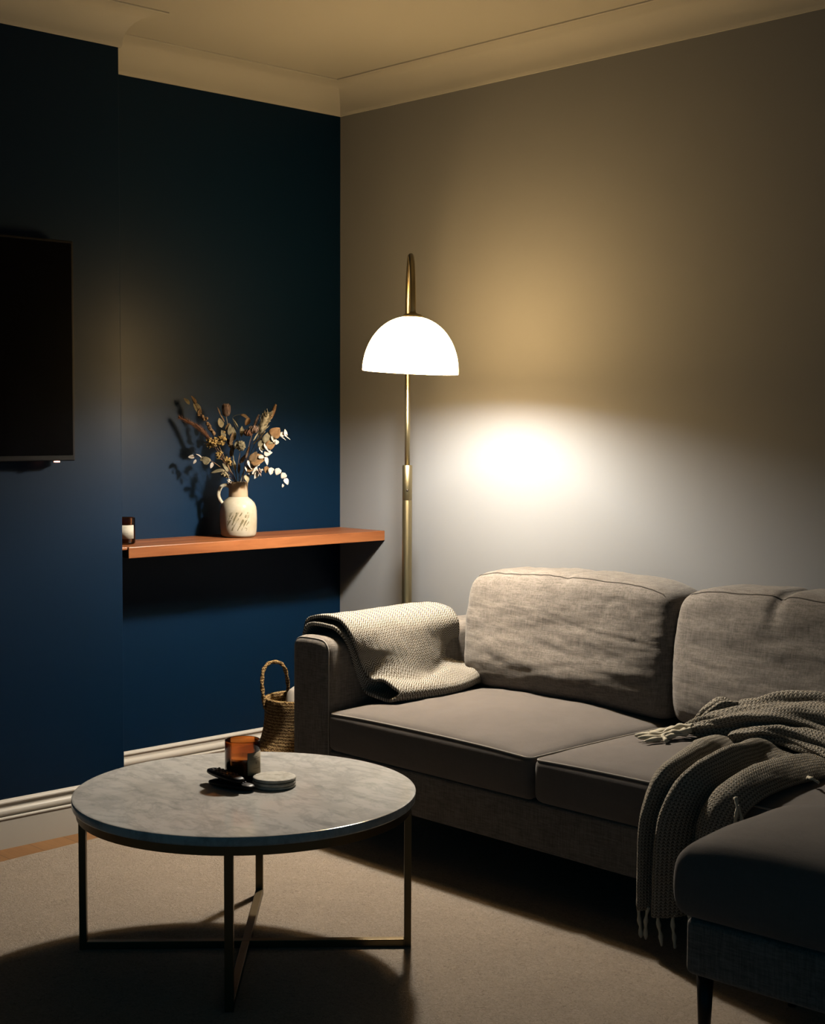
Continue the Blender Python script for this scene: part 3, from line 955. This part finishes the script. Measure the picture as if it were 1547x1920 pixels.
# shade leans a touch, its wall side lower
TILT = Matrix.Rotation(math.radians(2.6), 3, Vector((-.723,.690,0)))
SH, SR = .163, .1415
RIMZ = 1.347
piv = Vector((SXc, SYc, RIMZ+SH))
def shade_prof(r, h, cut):
    out = []
    for i in range(25):
        a = PI/2*i/24
        z = h*math.sin(a); rr = r*math.cos(a)**.93
        if rr < cut: break
        out.append((rr, z-SH))
    return out
outp = shade_prof(SR, SH, .016); inp = shade_prof(SR-.004, SH-.004, .016)
prof = outp + inp[::-1] + [(SR-.002, -SH-.0012), outp[0]]
sh_o = lathe_part('lamp_shade', prof, M_SHADE, lamp, piv, 72, TILT)
sh_o['label'] = 'white glowing opal glass dome'
lathe_part('shade_cap', [(0,.018),(.0075,.018),(.0085,.012),(.012,.009),(.024,.006),(.0305,.001),(.031,-.004),(.026,-.0035),(0,-.003)], M_BRASS, lamp, piv, 40, TILT)
lathe_part('lamp_socket', [(0,-.004),(.017,-.004),(.017,-.072),(.013,-.076),(0,-.076)], M_BRASS, lamp, piv, 28, TILT)
bz = 1.402
br = .036
bpos = Vector((SXc, SYc, bz))
mbb = MB().ball(bpos, br, 20)
mbb.lathe([(.013,0),(.013,.012),(.0,.012)], bpos + UZ*(br-.006), 20)
bo = mbb.build('bulb', M_BULB, lamp)
bo['label'] = 'glowing white bulb'

# ------------------------------------------------------------------ sofa
def axis_lines(h, r, n, m=4):
    inner = h - r
    out = [-h + r*(1-math.cos(PI/2*k/m)) for k in range(m)]
    out += [-inner + 2*inner*k/n for k in range(n+1)]
    out += [h - r*(1-math.cos(PI/2*k/m)) for k in range(m-1, -1, -1)]
    return out

def rbox(hx, hy, hz, r, n=(12,10,4), fn=None, rr=None):
    X, Y, Z = axis_lines(hx, r, n[0]), axis_lines(hy, r, n[1]), axis_lines(hz, r, n[2])
    idx = {}; v = []; f = []
    def vert(x, y, z):
        k = (round(x,6), round(y,6), round(z,6))
        if k in idx: return idx[k]
        q = Vector((max(-hx+r, min(hx-r, x)), max(-hy+r, min(hy-r, y)), max(-hz+r, min(hz-r, z))))
        d = Vector((x,y,z)) - q
        if d.length > 1e-9:
            # project the cube corner zone on the round edge
            m = max(abs(d.x), abs(d.y), abs(d.z))
            p = q + d.normalized()*r*(m/r if m < r-1e-6 and False else 1)
        else: p = q
        if fn: p = fn(p)
        idx[k] = len(v); v.append(p); return idx[k]
    def face(A, B, mkp):
        for i in range(len(A)-1):
            for j in range(len(B)-1):
                f.append(tuple(vert(*mkp(a, b)) for a, b in ((A[i],B[j]),(A[i+1],B[j]),(A[i+1],B[j+1]),(A[i],B[j+1]))))
    for s in (-1, 1):
        face(X, Y, lambda a, b: (a, b, s*hz))
        face(X, Z, lambda a, b: (a, s*hy, b))
        face(Y, Z, lambda a, b: (s*hx, a, b))
    return v, f

def fbm(p, s, seed):
    return noise.fractal(Vector(p)*s + Vector((seed*3.1, seed*1.7, seed*.9)), .9, 2.0, 4)

sofa = thing('sofa', 'grey fabric two seat sofa with loose back cushions along the grey wall', 'sofa', (1.65, -.40, 0))
YF, YB = -.785, -.022
AX0, AX1 = .687, .850
SRX = 2.56                         # right end of the seats
BZ0 = .135                         # underside of the base

# base frame
def base_fn(p): return p
v, f = rbox((SRX-AX1)/2+.005, (YF-YB)/-2-.012, .062, .010, (20,8,3))
c = Vector(((AX1+SRX)/2, (YF+YB)/2, BZ0+.062))
mk('base_frame', [p+c for p in v], f, M_SOFA, sofa)
# legs under it
for lx, ly in ((AX0+.06, YF+.07), (AX0+.06, YB-.07), (SRX+.10, YF+.07), (SRX+.10, YB-.07)):
    v, f = lathe([(0,RZ if ly < -.36 else .0005),(.012,RZ if ly < -.36 else .0005),(.019,BZ0+.002),(0,BZ0+.002)], (lx,ly,0), 20)
    mk('leg', v, f, M_LEGD, sofa)
# arms: flat front, softly rounded top
def make_arm(x0, x1, top, seed):
    hx = (x1-x0)/2; hz = (top-BZ0)/2; hy = (YB-YF)/2
    def fn(p):
        q = Vector(p)
        u = p.x/hx
        if p.z > 0:
            k = p.z/hz
            q.z -= .014*max(0, abs(u)-.2)**2.0*k
            # outer shoulder a little lower than the inner one
        q.x += .010*math.copysign(1, p.x)*math.sin(PI*(p.z+hz)/(2*hz))*(1-abs(p.y/hy)**6)*.6
        q.z += .003*fbm((p.x,p.y,p.z), 6, seed)*(p.z > 0)
        return q
    v, f = rbox(hx, hy, hz, .030, (6,16,8), fn)
    c = Vector(((x0+x1)/2, (YF+YB)/2, BZ0+hz))
    o = mk('arm', [p+c for p in v], f, M_SOFA, sofa)
    # welt round the front panel
    a_, b_, r_ = hx-.006, hz-.006, .026
    per = [Vector((-a_, -hy+.012, -b_))] + [Vector((-a_, -hy+.012, -b_+(2*b_-r_)*q/8)) for q in range(1, 9)]
    per += [Vector((-a_+r_-r_*math.cos(q*PI/12), -hy+.012, b_-r_+r_*math.sin(q*PI/12))) for q in range(1, 7)]
    per += [Vector((-a_+r_+(2*a_-2*r_)*q/6, -hy+.012, b_)) for q in range(1, 6)]
    per += [Vector((a_-r_+r_*math.sin(q*PI/12), -hy+.012, b_-r_+r_*math.cos(q*PI/12))) for q in range(0, 7)]
    per += [Vector((a_, -hy+.012, b_-r_-(2*b_-r_)*q/8)) for q in range(1, 9)]
    cp = [fn(q)+c for q in per]
    tv, tf = tube(cp, .0024, 7)
    mk('piping', tv, tf, M_PIPE, o)
    return o
make_arm(AX0, AX1, .580, 1)
make_arm(SRX, SRX+.163, .580, 2)
# back frame
v, f = rbox((SRX-AX1)/2+.01, .035, (.575-BZ0)/2, .028, (20,3,8))
c = Vector(((AX1+SRX)/2, YB-.035-.0, BZ0+(.575-BZ0)/2))
mk('back_frame', [p+c for p in v], f, M_SOFA, sofa)

def seat_cushion(x0, x1, seed):
    y0, y1 = YF, -.095
    zt, zb = .378, .259
    hx, hy, hz = (x1-x0)/2, (y1-y0)/2, (zt-zb)/2
    def fn(p):
        q = Vector(p)
        u, w = p.x/hx, p.y/hy
        cu = max(0, 1-abs(u)**2.6); cw = max(0, 1-abs(w)**2.6)
        if p.z > 0:
            k = p.z/hz
            q.z += .036*cu**.75*cw**.75*k
            q.z += (.004*fbm((p.x,p.y,0), 5, seed) + .0015*fbm((p.x,p.y,0), 17, seed+3))*k*min(1,cu*3)*min(1,cw*3)
            q.z -= .006*(1-cu)*k
        zz = 1-(p.z/hz)**2
        q.y += -.010*zz*cu**.5 if w < -.9 else 0
        q.x += math.copysign(.006, u)*zz*cw**.5 if abs(u) > .9 else 0
        return q
    v, f = rbox(hx, hy, hz, .022, (36,30,4), fn)
    c = Vector(((x0+x1)/2, (y0+y1)/2, (zt+zb)/2))
    o = mk('seat_cushion', [p+c for p in v], f, M_SEAT, sofa)
    ins = .0050; rr = .0165
    X_, Y_ = hx-ins, hy-ins
    per = []
    for (cx, cy, a0) in ((X_-rr,Y_-rr,0),(-X_+rr,Y_-rr,90),(-X_+rr,-Y_+rr,180),(X_-rr,-Y_+rr,270)):
        for k in range(6):
            a = math.radians(a0+18*k)
            per.append(Vector((cx+rr*math.cos(a), cy+rr*math.sin(a), hz-.0062)))
    pts = []
    n = len(per)
    for i in range(n):
        a, b = per[i], per[(i+1) % n]
        m = max(1, int((b-a).length/.03))
        for k in range(m): pts.append(fn(a.lerp(b, k/m)) + c)
    tv, tf = tube(pts, .0026, 7, closed=True)
    mk('piping', tv, tf, M_PIPE, o)
    return o
SM = 1.632
seat_cushion(AX1+.003, SM-.004, 1)
seat_cushion(SM+.004, SRX-.003, 2)

def back_cushion(x0, x1, ztop, seed, dents):
    yb0, yb1 = -.245, -.070
    zt, zb = ztop, .385
    hx, hy, hz = (x1-x0)/2, (yb1-yb0)/2, (zt-zb)/2
    def fn(p):
        q = Vector(p)
        u, w, k = p.x/hx, p.y/hy, p.z/hz
        cu = max(0, 1-abs(u)**3); ck = max(0, 1-abs(k)**3)
        if w < 0:
            q.y -= .050*cu**.7*ck**.6*(-w)*(1-.25*k)
            q.y -= .018*math.exp(-((k+.45)/.35)**2)*cu
        # pinched corners, soft top edge
        q.x -= .022*u*max(0,k)**4*abs(u)**3
        q.x += .012*u*(1-k*k)
        if k > .5:
            q.z += (k-.5)*2*(.006*math.sin(u*3.1+seed) + .007*fbm((p.x*1.0,0,seed), 6, seed))
            q.z -= (k-.5)*2*.020*abs(u)**6
            for du, dd, dw in dents:
                q.z -= dd*math.exp(-((u-du)/dw)**2)*(k-.5)*2
                q.y += dd*.8*math.exp(-((u-du)/dw)**2)*(k-.5)*2*(w < 0)
        # creases
        cr = fbm((p.x*1.2+.6*p.z, 0, p.z*4.0), 4.2, seed)
        cr2 = noise.noise(Vector((p.x*5+p.z*7, seed, p.z*15-p.x*5)))
        if w < 0:
            n3 = noise.noise(Vector((p.x*2.6-p.z*1.8+seed, seed*2.0, p.z*8.5+p.x*1.5)))
            n4 = noise.noise(Vector((p.x*6.5+p.z*6.0, seed*5.0, p.z*6.0-p.x*4.5)))
            q.y += .0026*math.exp(-(n3/.08)**2)*min(1,ck*2)*(.35+.65*max(0,.5+u*.6)) + .0030*math.exp(-(n4/.07)**2)*min(1,ck*2)*max(0,u*.9+k*.35)
            q.y += .0050*cr*min(1,ck*2)*(-w) + .0035*cr2*max(0,u+.2)*min(1,ck*2)
        # recline
        q.y += .14*(p.z+hz)*.55
        return q
    v, f = rbox(hx, hy, hz, .040, (76,8,52), fn)
    c = Vector(((x0+x1)/2, (yb0+yb1)/2, (zt+zb)/2))
    lim = YB-.002
    vv = []
    for p in v:
        q = p+c
        q.y = min(q.y, lim)
        vv.append(q)
    o = mk('back_cushion', vv, f, M_SOFA, sofa)
    pts = []
    N = 120
    for i in range(N+1):
        u = -1+2*i/N
        p = Vector((u*(hx-.014), -hy+.0117, hz-.0117))
        if abs(u) > .95: p.z -= (abs(u)-.95)/.05*.025
        q = fn(p)+c
        q.y = min(q.y, lim)
        pts.append(q)
    tv, tf = tube(pts, .0020, 6)
    mk('piping', tv, tf, M_SEAM, o)
    return o
back_cushion(AX1+.012, SM+.010, .760, 1.3, [(.02,.006,.05),(-.5,.004,.2)])
back_cushion(SM+.018, SRX-.006, .765, 2.7, [(-.28,.012,.035),(.1,.006,.12)])

# ------------------------------------------------------------------ footstool
fs_ = thing('footstool', 'dark grey upholstered footstool with wooden leg in front of the sofa', 'footstool', (2.711, -1.039, RZ), math.radians(3.0))
def loc(p): return Matrix.Translation((2.711,-1.039,0)) @ Matrix.Rotation(math.radians(3.0),4,'Z') @ Vector(p)
FHX, FHY = .300, .222
def stool_fn(p):
    q = Vector(p); u, w, k = p.x/FHX, p.y/FHY, p.z/.064
    cu = max(0,1-abs(u)**3); cw = max(0,1-abs(w)**3)
    if k > 0: q.z += .047*cu**.6*cw**.6*k + .003*fbm((p.x,p.y,0),5,8)*k
    q.y += math.copysign(.008,w)*(1-k*k)*(abs(w) > .9); q.x += math.copysign(.008,u)*(1-k*k)*(abs(u) > .9)
    return q
v, f = rbox(FHX, FHY, .064, .030, (14,12,5), stool_fn)
mk('cushion', [loc(p+Vector((0,0,.346))) for p in v], f, M_SEAT, fs_)
v, f = rbox(FHX-.016, FHY-.016, .054, .014, (10,8,4))
mk('base_frame', [loc(p+Vector((0,0,.227))) for p in v], f, M_SOFA, fs_)
for sx in (-1, 1):
    for sy in (-1, 1):
        v, f = lathe([(0,RZ),(.0095,RZ),(.0165,.176),(0,.176)], (0,0,0), 20)
        mk('leg', [loc((p.x+sx*(FHX-.038), p.y+sy*(FHY-.055), p.z)) for p in v], f, M_LEGD, fs_)

# ------------------------------------------------------------------ herringbone blanket over the arm
# path over the arm in the x-z plane, then out on the seat, folded under and back up again
outer = [(.672,.548),(.672,.590),(.690,.618),(.730,.630),(.790,.632),(.835,.622),(.866,.592),(.880,.545),(.886,.500),(.893,.466),(.918,.452),(.962,.456),(1.004,.446)]
turn = [(1.024,.430),(1.014,.412)]
innr = [(.985,.404),(.940,.408),(.900,.416),(.880,.432),(.872,.480),(.865,.540),(.854,.580),(.830,.604),(.790,.611),(.735,.610),(.700,.602),(.684,.580),(.680,.552)]
pathp = outer+turn+innr
rows = []
cols = [i/14 for i in range(15)]
for i, (x, z) in enumerate(pathp):
    down = min(1, (.60-z)/.17) if (z < .60 and x > .70) else 0.0
    row = []
    lower = i >= len(outer)+1
    for k in cols:
        yf = -.722 + .080*down - (.012 if lower else 0) + .003*math.sin(i*1.3)
        yb = -.268 + .035*down + .003*math.sin(i*.9)
        y = yf + (yb-yf)*k
        xx, zz = x, z
        g = 0.0
        if x > .86: g = min(1, max(0, (.60-z)/.14)) if x < .90 else 1.0
        # the fold end bulges in the middle and tucks back by the cushion
        xx += g*(-.045 + .060*math.sin(PI*min(1, k*1.05+.12)) - .030*max(0, k-.82)*5)
        if not lower:
            if 8 <= i <= 9: zz += .020*math.sin(k*7.2+.6) + .030*max(0, k-.6)
            if i == 10: zz += .010*math.sin(k*7.2+1.4) - .008 + .026*max(0, k-.7)
            if i == 11: zz += .010*math.sin(k*9.0+2.6)
            if 3 <= i <= 7: xx += .006*math.sin(k*6+1); zz += .004*noise.noise((x*9, y*9, 1.0))
        row.append(Vector((xx, y, max(zz, .404 if x > .88 else zz))))
    rows.append(row)
G = upsample(rows, 5, 6)
R_, C_ = len(G), len(G[0])
for i in range(R_):
    for j in range(C_):
        p = G[i][j]
        G[i][j] = p + Vector((.5,0,.8))*(.0030*noise.noise(p*19)+.0015*noise.noise(p*45))
uv = grid_uv(G)
bl = mk('herringbone_blanket', [p for r in G for p in r], grid_faces(R_, C_), M_HERR, None, True, uv)
sm = bl.modifiers.new('thick', 'SOLIDIFY'); sm.thickness = .010; sm.offset = 0
tag(bl, 'cream and brown herringbone blanket folded over the left sofa arm', 'blanket')

# ------------------------------------------------------------------ knitted throw
throw = thing('knitted_throw', 'crumpled grey knitted throw with tassels spilling off the right seat', 'blanket', (2.10, -.60, .42))
def W(*p): return Vector(p)
rows = [
 # hem to seat, left to right, folds alternating
 [W(2.012,-.842,.110),W(2.035,-.858,.106),W(2.052,-.838,.108),W(2.085,-.866,.104),W(2.115,-.842,.106),W(2.135,-.815,.108),W(2.165,-.842,.104),W(2.210,-.852,.102),W(2.255,-.828,.106)],
 [W(2.012,-.840,.200),W(2.036,-.858,.200),W(2.053,-.836,.200),W(2.087,-.866,.200),W(2.118,-.842,.200),W(2.137,-.812,.200),W(2.167,-.842,.200),W(2.212,-.852,.200),W(2.256,-.826,.200)],
 [W(2.014,-.836,.290),W(2.038,-.856,.290),W(2.058,-.832,.290),W(2.092,-.864,.290),W(2.122,-.840,.290),W(2.141,-.810,.290),W(2.172,-.842,.290),W(2.216,-.852,.290),W(2.260,-.826,.290)],
 [W(2.020,-.828,.350),W(2.046,-.848,.352),W(2.070,-.824,.350),W(2.104,-.858,.354),W(2.134,-.832,.350),W(2.152,-.805,.346),W(2.186,-.840,.350),W(2.228,-.846,.348),W(2.268,-.822,.344)],
 [W(2.024,-.795,.400),W(2.058,-.812,.410),W(2.086,-.796,.398),W(2.122,-.818,.414),W(2.150,-.800,.400),W(2.172,-.780,.388),W(2.210,-.806,.404),W(2.248,-.812,.398),W(2.288,-.796,.384)],
 [W(2.012,-.715,.424),W(2.056,-.720,.440),W(2.090,-.712,.420),W(2.134,-.722,.446),W(2.162,-.714,.424),W(2.188,-.706,.412),W(2.228,-.722,.434),W(2.268,-.730,.428),W(2.306,-.726,.410)],
 [W(1.975,-.610,.426),W(2.026,-.604,.448),W(2.072,-.606,.424),W(2.124,-.608,.456),W(2.158,-.606,.430),W(2.192,-.604,.418),W(2.234,-.616,.444),W(2.276,-.628,.436),W(2.318,-.634,.416)],
 [W(1.930,-.520,.424),W(1.986,-.506,.450),W(2.040,-.504,.428),W(2.100,-.502,.462),W(2.144,-.500,.436),W(2.188,-.502,.424),W(2.234,-.514,.448),W(2.282,-.530,.438),W(2.330,-.544,.416)],
 [W(1.890,-.455,.422),W(1.954,-.430,.452),W(2.014,-.424,.436),W(2.080,-.418,.468),W(2.134,-.416,.446),W(2.188,-.418,.432),W(2.240,-.430,.448),W(2.292,-.446,.434),W(2.345,-.462,.414)],
]
for i, row in enumerate(rows):
    my = sum(p.y for p in row)/len(row); mz = sum(p.z for p in row)/len(row)
    for p in row:
        if i < 5: p.y = my + (p.y-my)*1.45 - .006
        if i >= 4: p.z = mz + (p.z-mz)*(1.45, 1.45, 1.2, .8, .3)[i-4] + (.004, .004, 0, -.008, -.022)[i-4]
G = upsample(rows, 8, 8)
R_, C_ = len(G), len(G[0])
for i in range(R_):
    for j in range(C_):
        p = G[i][j]
        G[i][j] = p + Vector((0,-.5,.5))*(.007*noise.noise(Vector((p.x*26,p.y*9,p.z*9)))+.003*noise.noise(p*48))
# bundled upper part: two corrugated, twisted rolls of the same cloth
def roll(path, radii, folds, twist, phase, flat=.75):
    P = catmull(path, 10); m = len(P)
    rr = np.interp(np.linspace(0,1,m), np.linspace(0,1,len(radii)), radii)
    n = 64
    def pf(u, th):
        q = 1 + .26*math.cos(folds*th + twist*u + phase) + .12*math.cos((folds*2+1)*th - twist*1.6*u + phase*2)
        return q
    v, f = tube(P, list(rr), n, True, False, pf)
    uvs = []
    acc = 0.0
    for i in range(m):
        if i: acc += (P[i]-P[i-1]).length
        for k in range(n):
            uvs.append((acc, rr[i]*2*PI*k/n))
    out = []
    for i, p in enumerate(v):
        c = P[i//n]
        d = p - c
        out.append(c + Vector((d.x, d.y, d.z*flat)) + Vector((0,0,.004*noise.noise(p*24))))
    return out, f, uvs
V = [p for r in G for p in r]; F = grid_faces(R_, C_); UVS = list(grid_uv(G))
def join(v, f, u):
    global V, F, UVS
    n = len(V); V = V + list(v); F = F + [tuple(i+n for i in q) for q in f]; UVS = UVS + list(u)
sheet = (list(V), list(F), list(UVS))
V, F, UVS = [], [], []
rolls = [
 roll([W(1.862,-.462,.434),W(1.905,-.445,.446),W(1.950,-.420,.456),W(2.04,-.390,.468),W(2.14,-.372,.476),W(2.26,-.385,.474),W(2.38,-.42,.464)], [.014,.026,.036,.050,.060,.066,.060], 4, 5.0, .4),
 roll([W(1.872,-.440,.430),W(1.882,-.400,.466),W(1.902,-.355,.486),W(1.925,-.330,.472),W(1.99,-.318,.478),W(2.08,-.296,.500),W(2.20,-.280,.505),W(2.34,-.30,.500)], [.012,.020,.024,.030,.036,.046,.056,.050], 3, 6.0, 1.9),
 roll([W(2.00,-.470,.436),W(2.06,-.452,.452),W(2.14,-.440,.458),W(2.24,-.452,.452),W(2.34,-.480,.440)], [.014,.024,.030,.032,.026], 3, 4.0, 2.6),
]
for q in rolls: join(*q)
rollmesh = (V, F, UVS)
so_ = mk('draped_panel', sheet[0], sheet[1], M_KNIT, throw, True, sheet[2])
sm = so_.modifiers.new('thick', 'SOLIDIFY'); sm.thickness = .007; sm.offset = 0
mk('bunched_panel', rollmesh[0], rollmesh[1], M_KNIT, throw, True, rollmesh[2])
def tassel(pts, r=.0042, seed=0):
    if pts[0][0] < 1.9: pts = [(x+.036, y+.018, z) for x, y, z in pts]; r *= 1.25
    P = catmull(pts, 6); m = len(P)
    v, f = tube(P, [r*(1.25 if i < 2 else .9+.25*math.sin(i*.9+seed)) * (.55 if i == m-1 else 1) for i in range(m)], 9, True, False, lambda u, th: 1+.14*math.cos(3*th+u*22))
    mk('tassel', v, f, M_TASSEL, throw)
# along the hanging hem
for k, (x, y, sway) in enumerate([(2.018,-.848,.002),(2.045,-.850,-.003),(2.078,-.858,.004),(2.112,-.848,.002),(2.140,-.825,.004),(2.175,-.846,-.002),(2.212,-.850,.003),(2.248,-.832,.0)]):
    tassel([(x,y,.112),(x+sway,y-.003,.085),(x+sway*2,y,.060),(x+sway*2.5,y+.002,.034)], .0048, k)
# the loose corner on the seat: tips fan out to the left
cr = .4175
for k, pts in enumerate([
   [(1.838,-.488,.432),(1.806,-.502,cr+.006),(1.776,-.523,cr),(1.728,-.562,cr-.004)],
   [(1.840,-.496,.430),(1.812,-.520,cr+.006),(1.786,-.545,cr-.001),(1.750,-.578,cr-.004)],
   [(1.846,-.502,.430),(1.822,-.536,cr+.005),(1.800,-.560,cr-.002),(1.782,-.592,cr-.006)],
   [(1.840,-.486,.436),(1.805,-.486,cr+.012),(1.772,-.497,cr+.004),(1.735,-.532,cr-.002)],
   [(1.836,-.478,.438),(1.800,-.466,cr+.014),(1.768,-.462,cr+.006),(1.762,-.490,cr+.004),(1.738,-.515,cr-.001)],
   [(1.850,-.494,.436),(1.836,-.520,.434),(1.814,-.528,cr+.012),(1.806,-.546,cr+.004),(1.830,-.566,cr-.002)],
   [(1.845,-.470,.440),(1.815,-.448,cr+.016),(1.786,-.440,cr+.008),(1.768,-.452,cr+.002),(1.752,-.486,cr)],
   [(1.852,-.488,.444),(1.826,-.496,.444),(1.802,-.508,cr+.016),(1.790,-.530,cr+.006),(1.760,-.548,cr+.002)]]):
    tassel(pts, .0050, k)
# right edge of the hanging panel
for k, pts in enumerate([[(2.262,-.836,.400),(2.272,-.845,.380),(2.270,-.850,.350)],[(2.266,-.834,.382),(2.282,-.842,.360),(2.286,-.846,.335)],[(2.262,-.836,.350),(2.272,-.846,.325),(2.270,-.848,.298)],
                         [(2.318,-.640,.420),(2.336,-.655,.424),(2.352,-.650,.416)],[(2.330,-.560,.424),(2.350,-.575,.430),(2.368,-.560,.424)]]):
    tassel(pts, .0038, k)

# ------------------------------------------------------------------ basket
BX, BY = .520, -.602
bk = thing('woven_basket', 'seagrass belly basket with loop handle on the floor left of the sofa', 'basket', (BX, BY, RZ))
prof_o = [(0,0),(.082,0),(.094,.008),(.101,.035),(.105,.080),(.108,.115),(.1105,.135),(.114,.147),(.112,.158),(.104,.168),(.096,.182),(.091,.205),(.088,.235),(.086,.262),(.0855,.285),(.084,.290),(.0805,.288)]
prof_i = [(.081,.262),(.085,.205),(.099,.160),(.104,.135),(.098,.080),(.092,.015),(0,.012)]
v, f = lathe(prof_o+prof_i, (BX,BY,RZ+.0005), 72)
v = [Vector((BX-.012+(p.x-BX)*1.17, BY-.012+(p.y-BY)*1.17, RZ+(p.z-RZ)*1.17)) for p in v]
v = [p + Vector(((p.x-BX), (p.y-BY), 0))*(.020*noise.noise(Vector((p.x*50,p.y*50,p.z*70))) + .012*math.sin(p.z*900)) for p in v]
mk('body', v, f, M_GRASS, bk)
def bf(r, d, z): return Vector((BX-.012,BY-.012,RZ)) + (RV*r + DV*d + UZ*z)*1.17
for side, sg in (('l',-1),('r',1)):
    hpts = [bf(sg*.083,.030,.262), bf(sg*.088,.030,.300), bf(sg*.091,.026,.330), bf(sg*.088,.016,.362), bf(sg*.074,.0,.378), bf(sg*.050,-.012,.378), bf(sg*.035,-.022,.360), bf(sg*.030,-.050,.320), bf(sg*.030,-.074,.280)]
    P = catmull(hpts, 7)
    tv, tf = tube(P, .0058, 10, True, False, lambda u, th: 1+.22*math.cos(2*th+u*60))
    mk('handle', tv, tf, M_GRASS, bk)
# cream blanket rolled up inside
cv = []
bmv, bmf = rbox(.068, .058, .150, .050, (8,8,10), lambda p: p*(1+.10*noise.noise(p*16)) + Vector((0,0,.010*noise.noise(p*30))))
c = bf(.022, .012, .190)
o = mk('rolled_blanket', [p + c + RV*(.018*noise.noise(p*9)) for p in bmv], bmf, M_CREAM)
tag(o, 'cream blanket stuffed in the seagrass basket beside the sofa arm', 'blanket')

# ------------------------------------------------------------------ dim blue ambient fill, added to lift and tint the shadows
w = bpy.data.worlds.new('blue_ambient'); scene.world = w; w.use_nodes = True
bg = w.node_tree.nodes['Background']
bg.inputs['Color'].default_value = (.03, .50, .85, 1)
bg.inputs['Strength'].default_value = .055

# ------------------------------------------------------------------ camera
cam = bpy.data.cameras.new('camera'); co = link(bpy.data.objects.new('camera', cam))
f_px, pitch, yaw, roll_ = 2768.44, .0607729, .808526, .0038600
cy_, sy_ = math.cos(yaw), math.sin(yaw)
F0 = Vector((-sy_, cy_, 0)); R0 = Vector((cy_, sy_, 0))
F2 = F0*math.cos(pitch) - UZ*math.sin(pitch); U2 = UZ*math.cos(pitch) + F0*math.sin(pitch)
R3 = R0*math.cos(roll_) + U2*math.sin(roll_); U3 = U2*math.cos(roll_) - R0*math.sin(roll_)
M = Matrix((R3, U3, -F2)).transposed().to_4x4()
M.translation = Vector((4.039976, -3.494521, 1.2))
co.matrix_world = M
cam.sensor_fit = 'HORIZONTAL'; cam.sensor_width = 36.0
cam.lens = f_px/1547*36.0
cam.clip_start = .05
scene.camera = co

scene.view_settings.view_transform = 'Standard'
scene.view_settings.look = 'None'
scene.view_settings.gamma = 1.0
scene.view_settings.use_curve_mapping = False
scene.view_settings.exposure = 1.556
scene.cycles.use_denoising = True
scene.cycles.max_bounces = 8
scene.cycles.diffuse_bounces = 2
scene.cycles.transparent_max_bounces = 16
scene.cycles.sample_clamp_indirect = 1.5
scene.cycles.caustics_reflective = False
scene.cycles.caustics_refractive = False
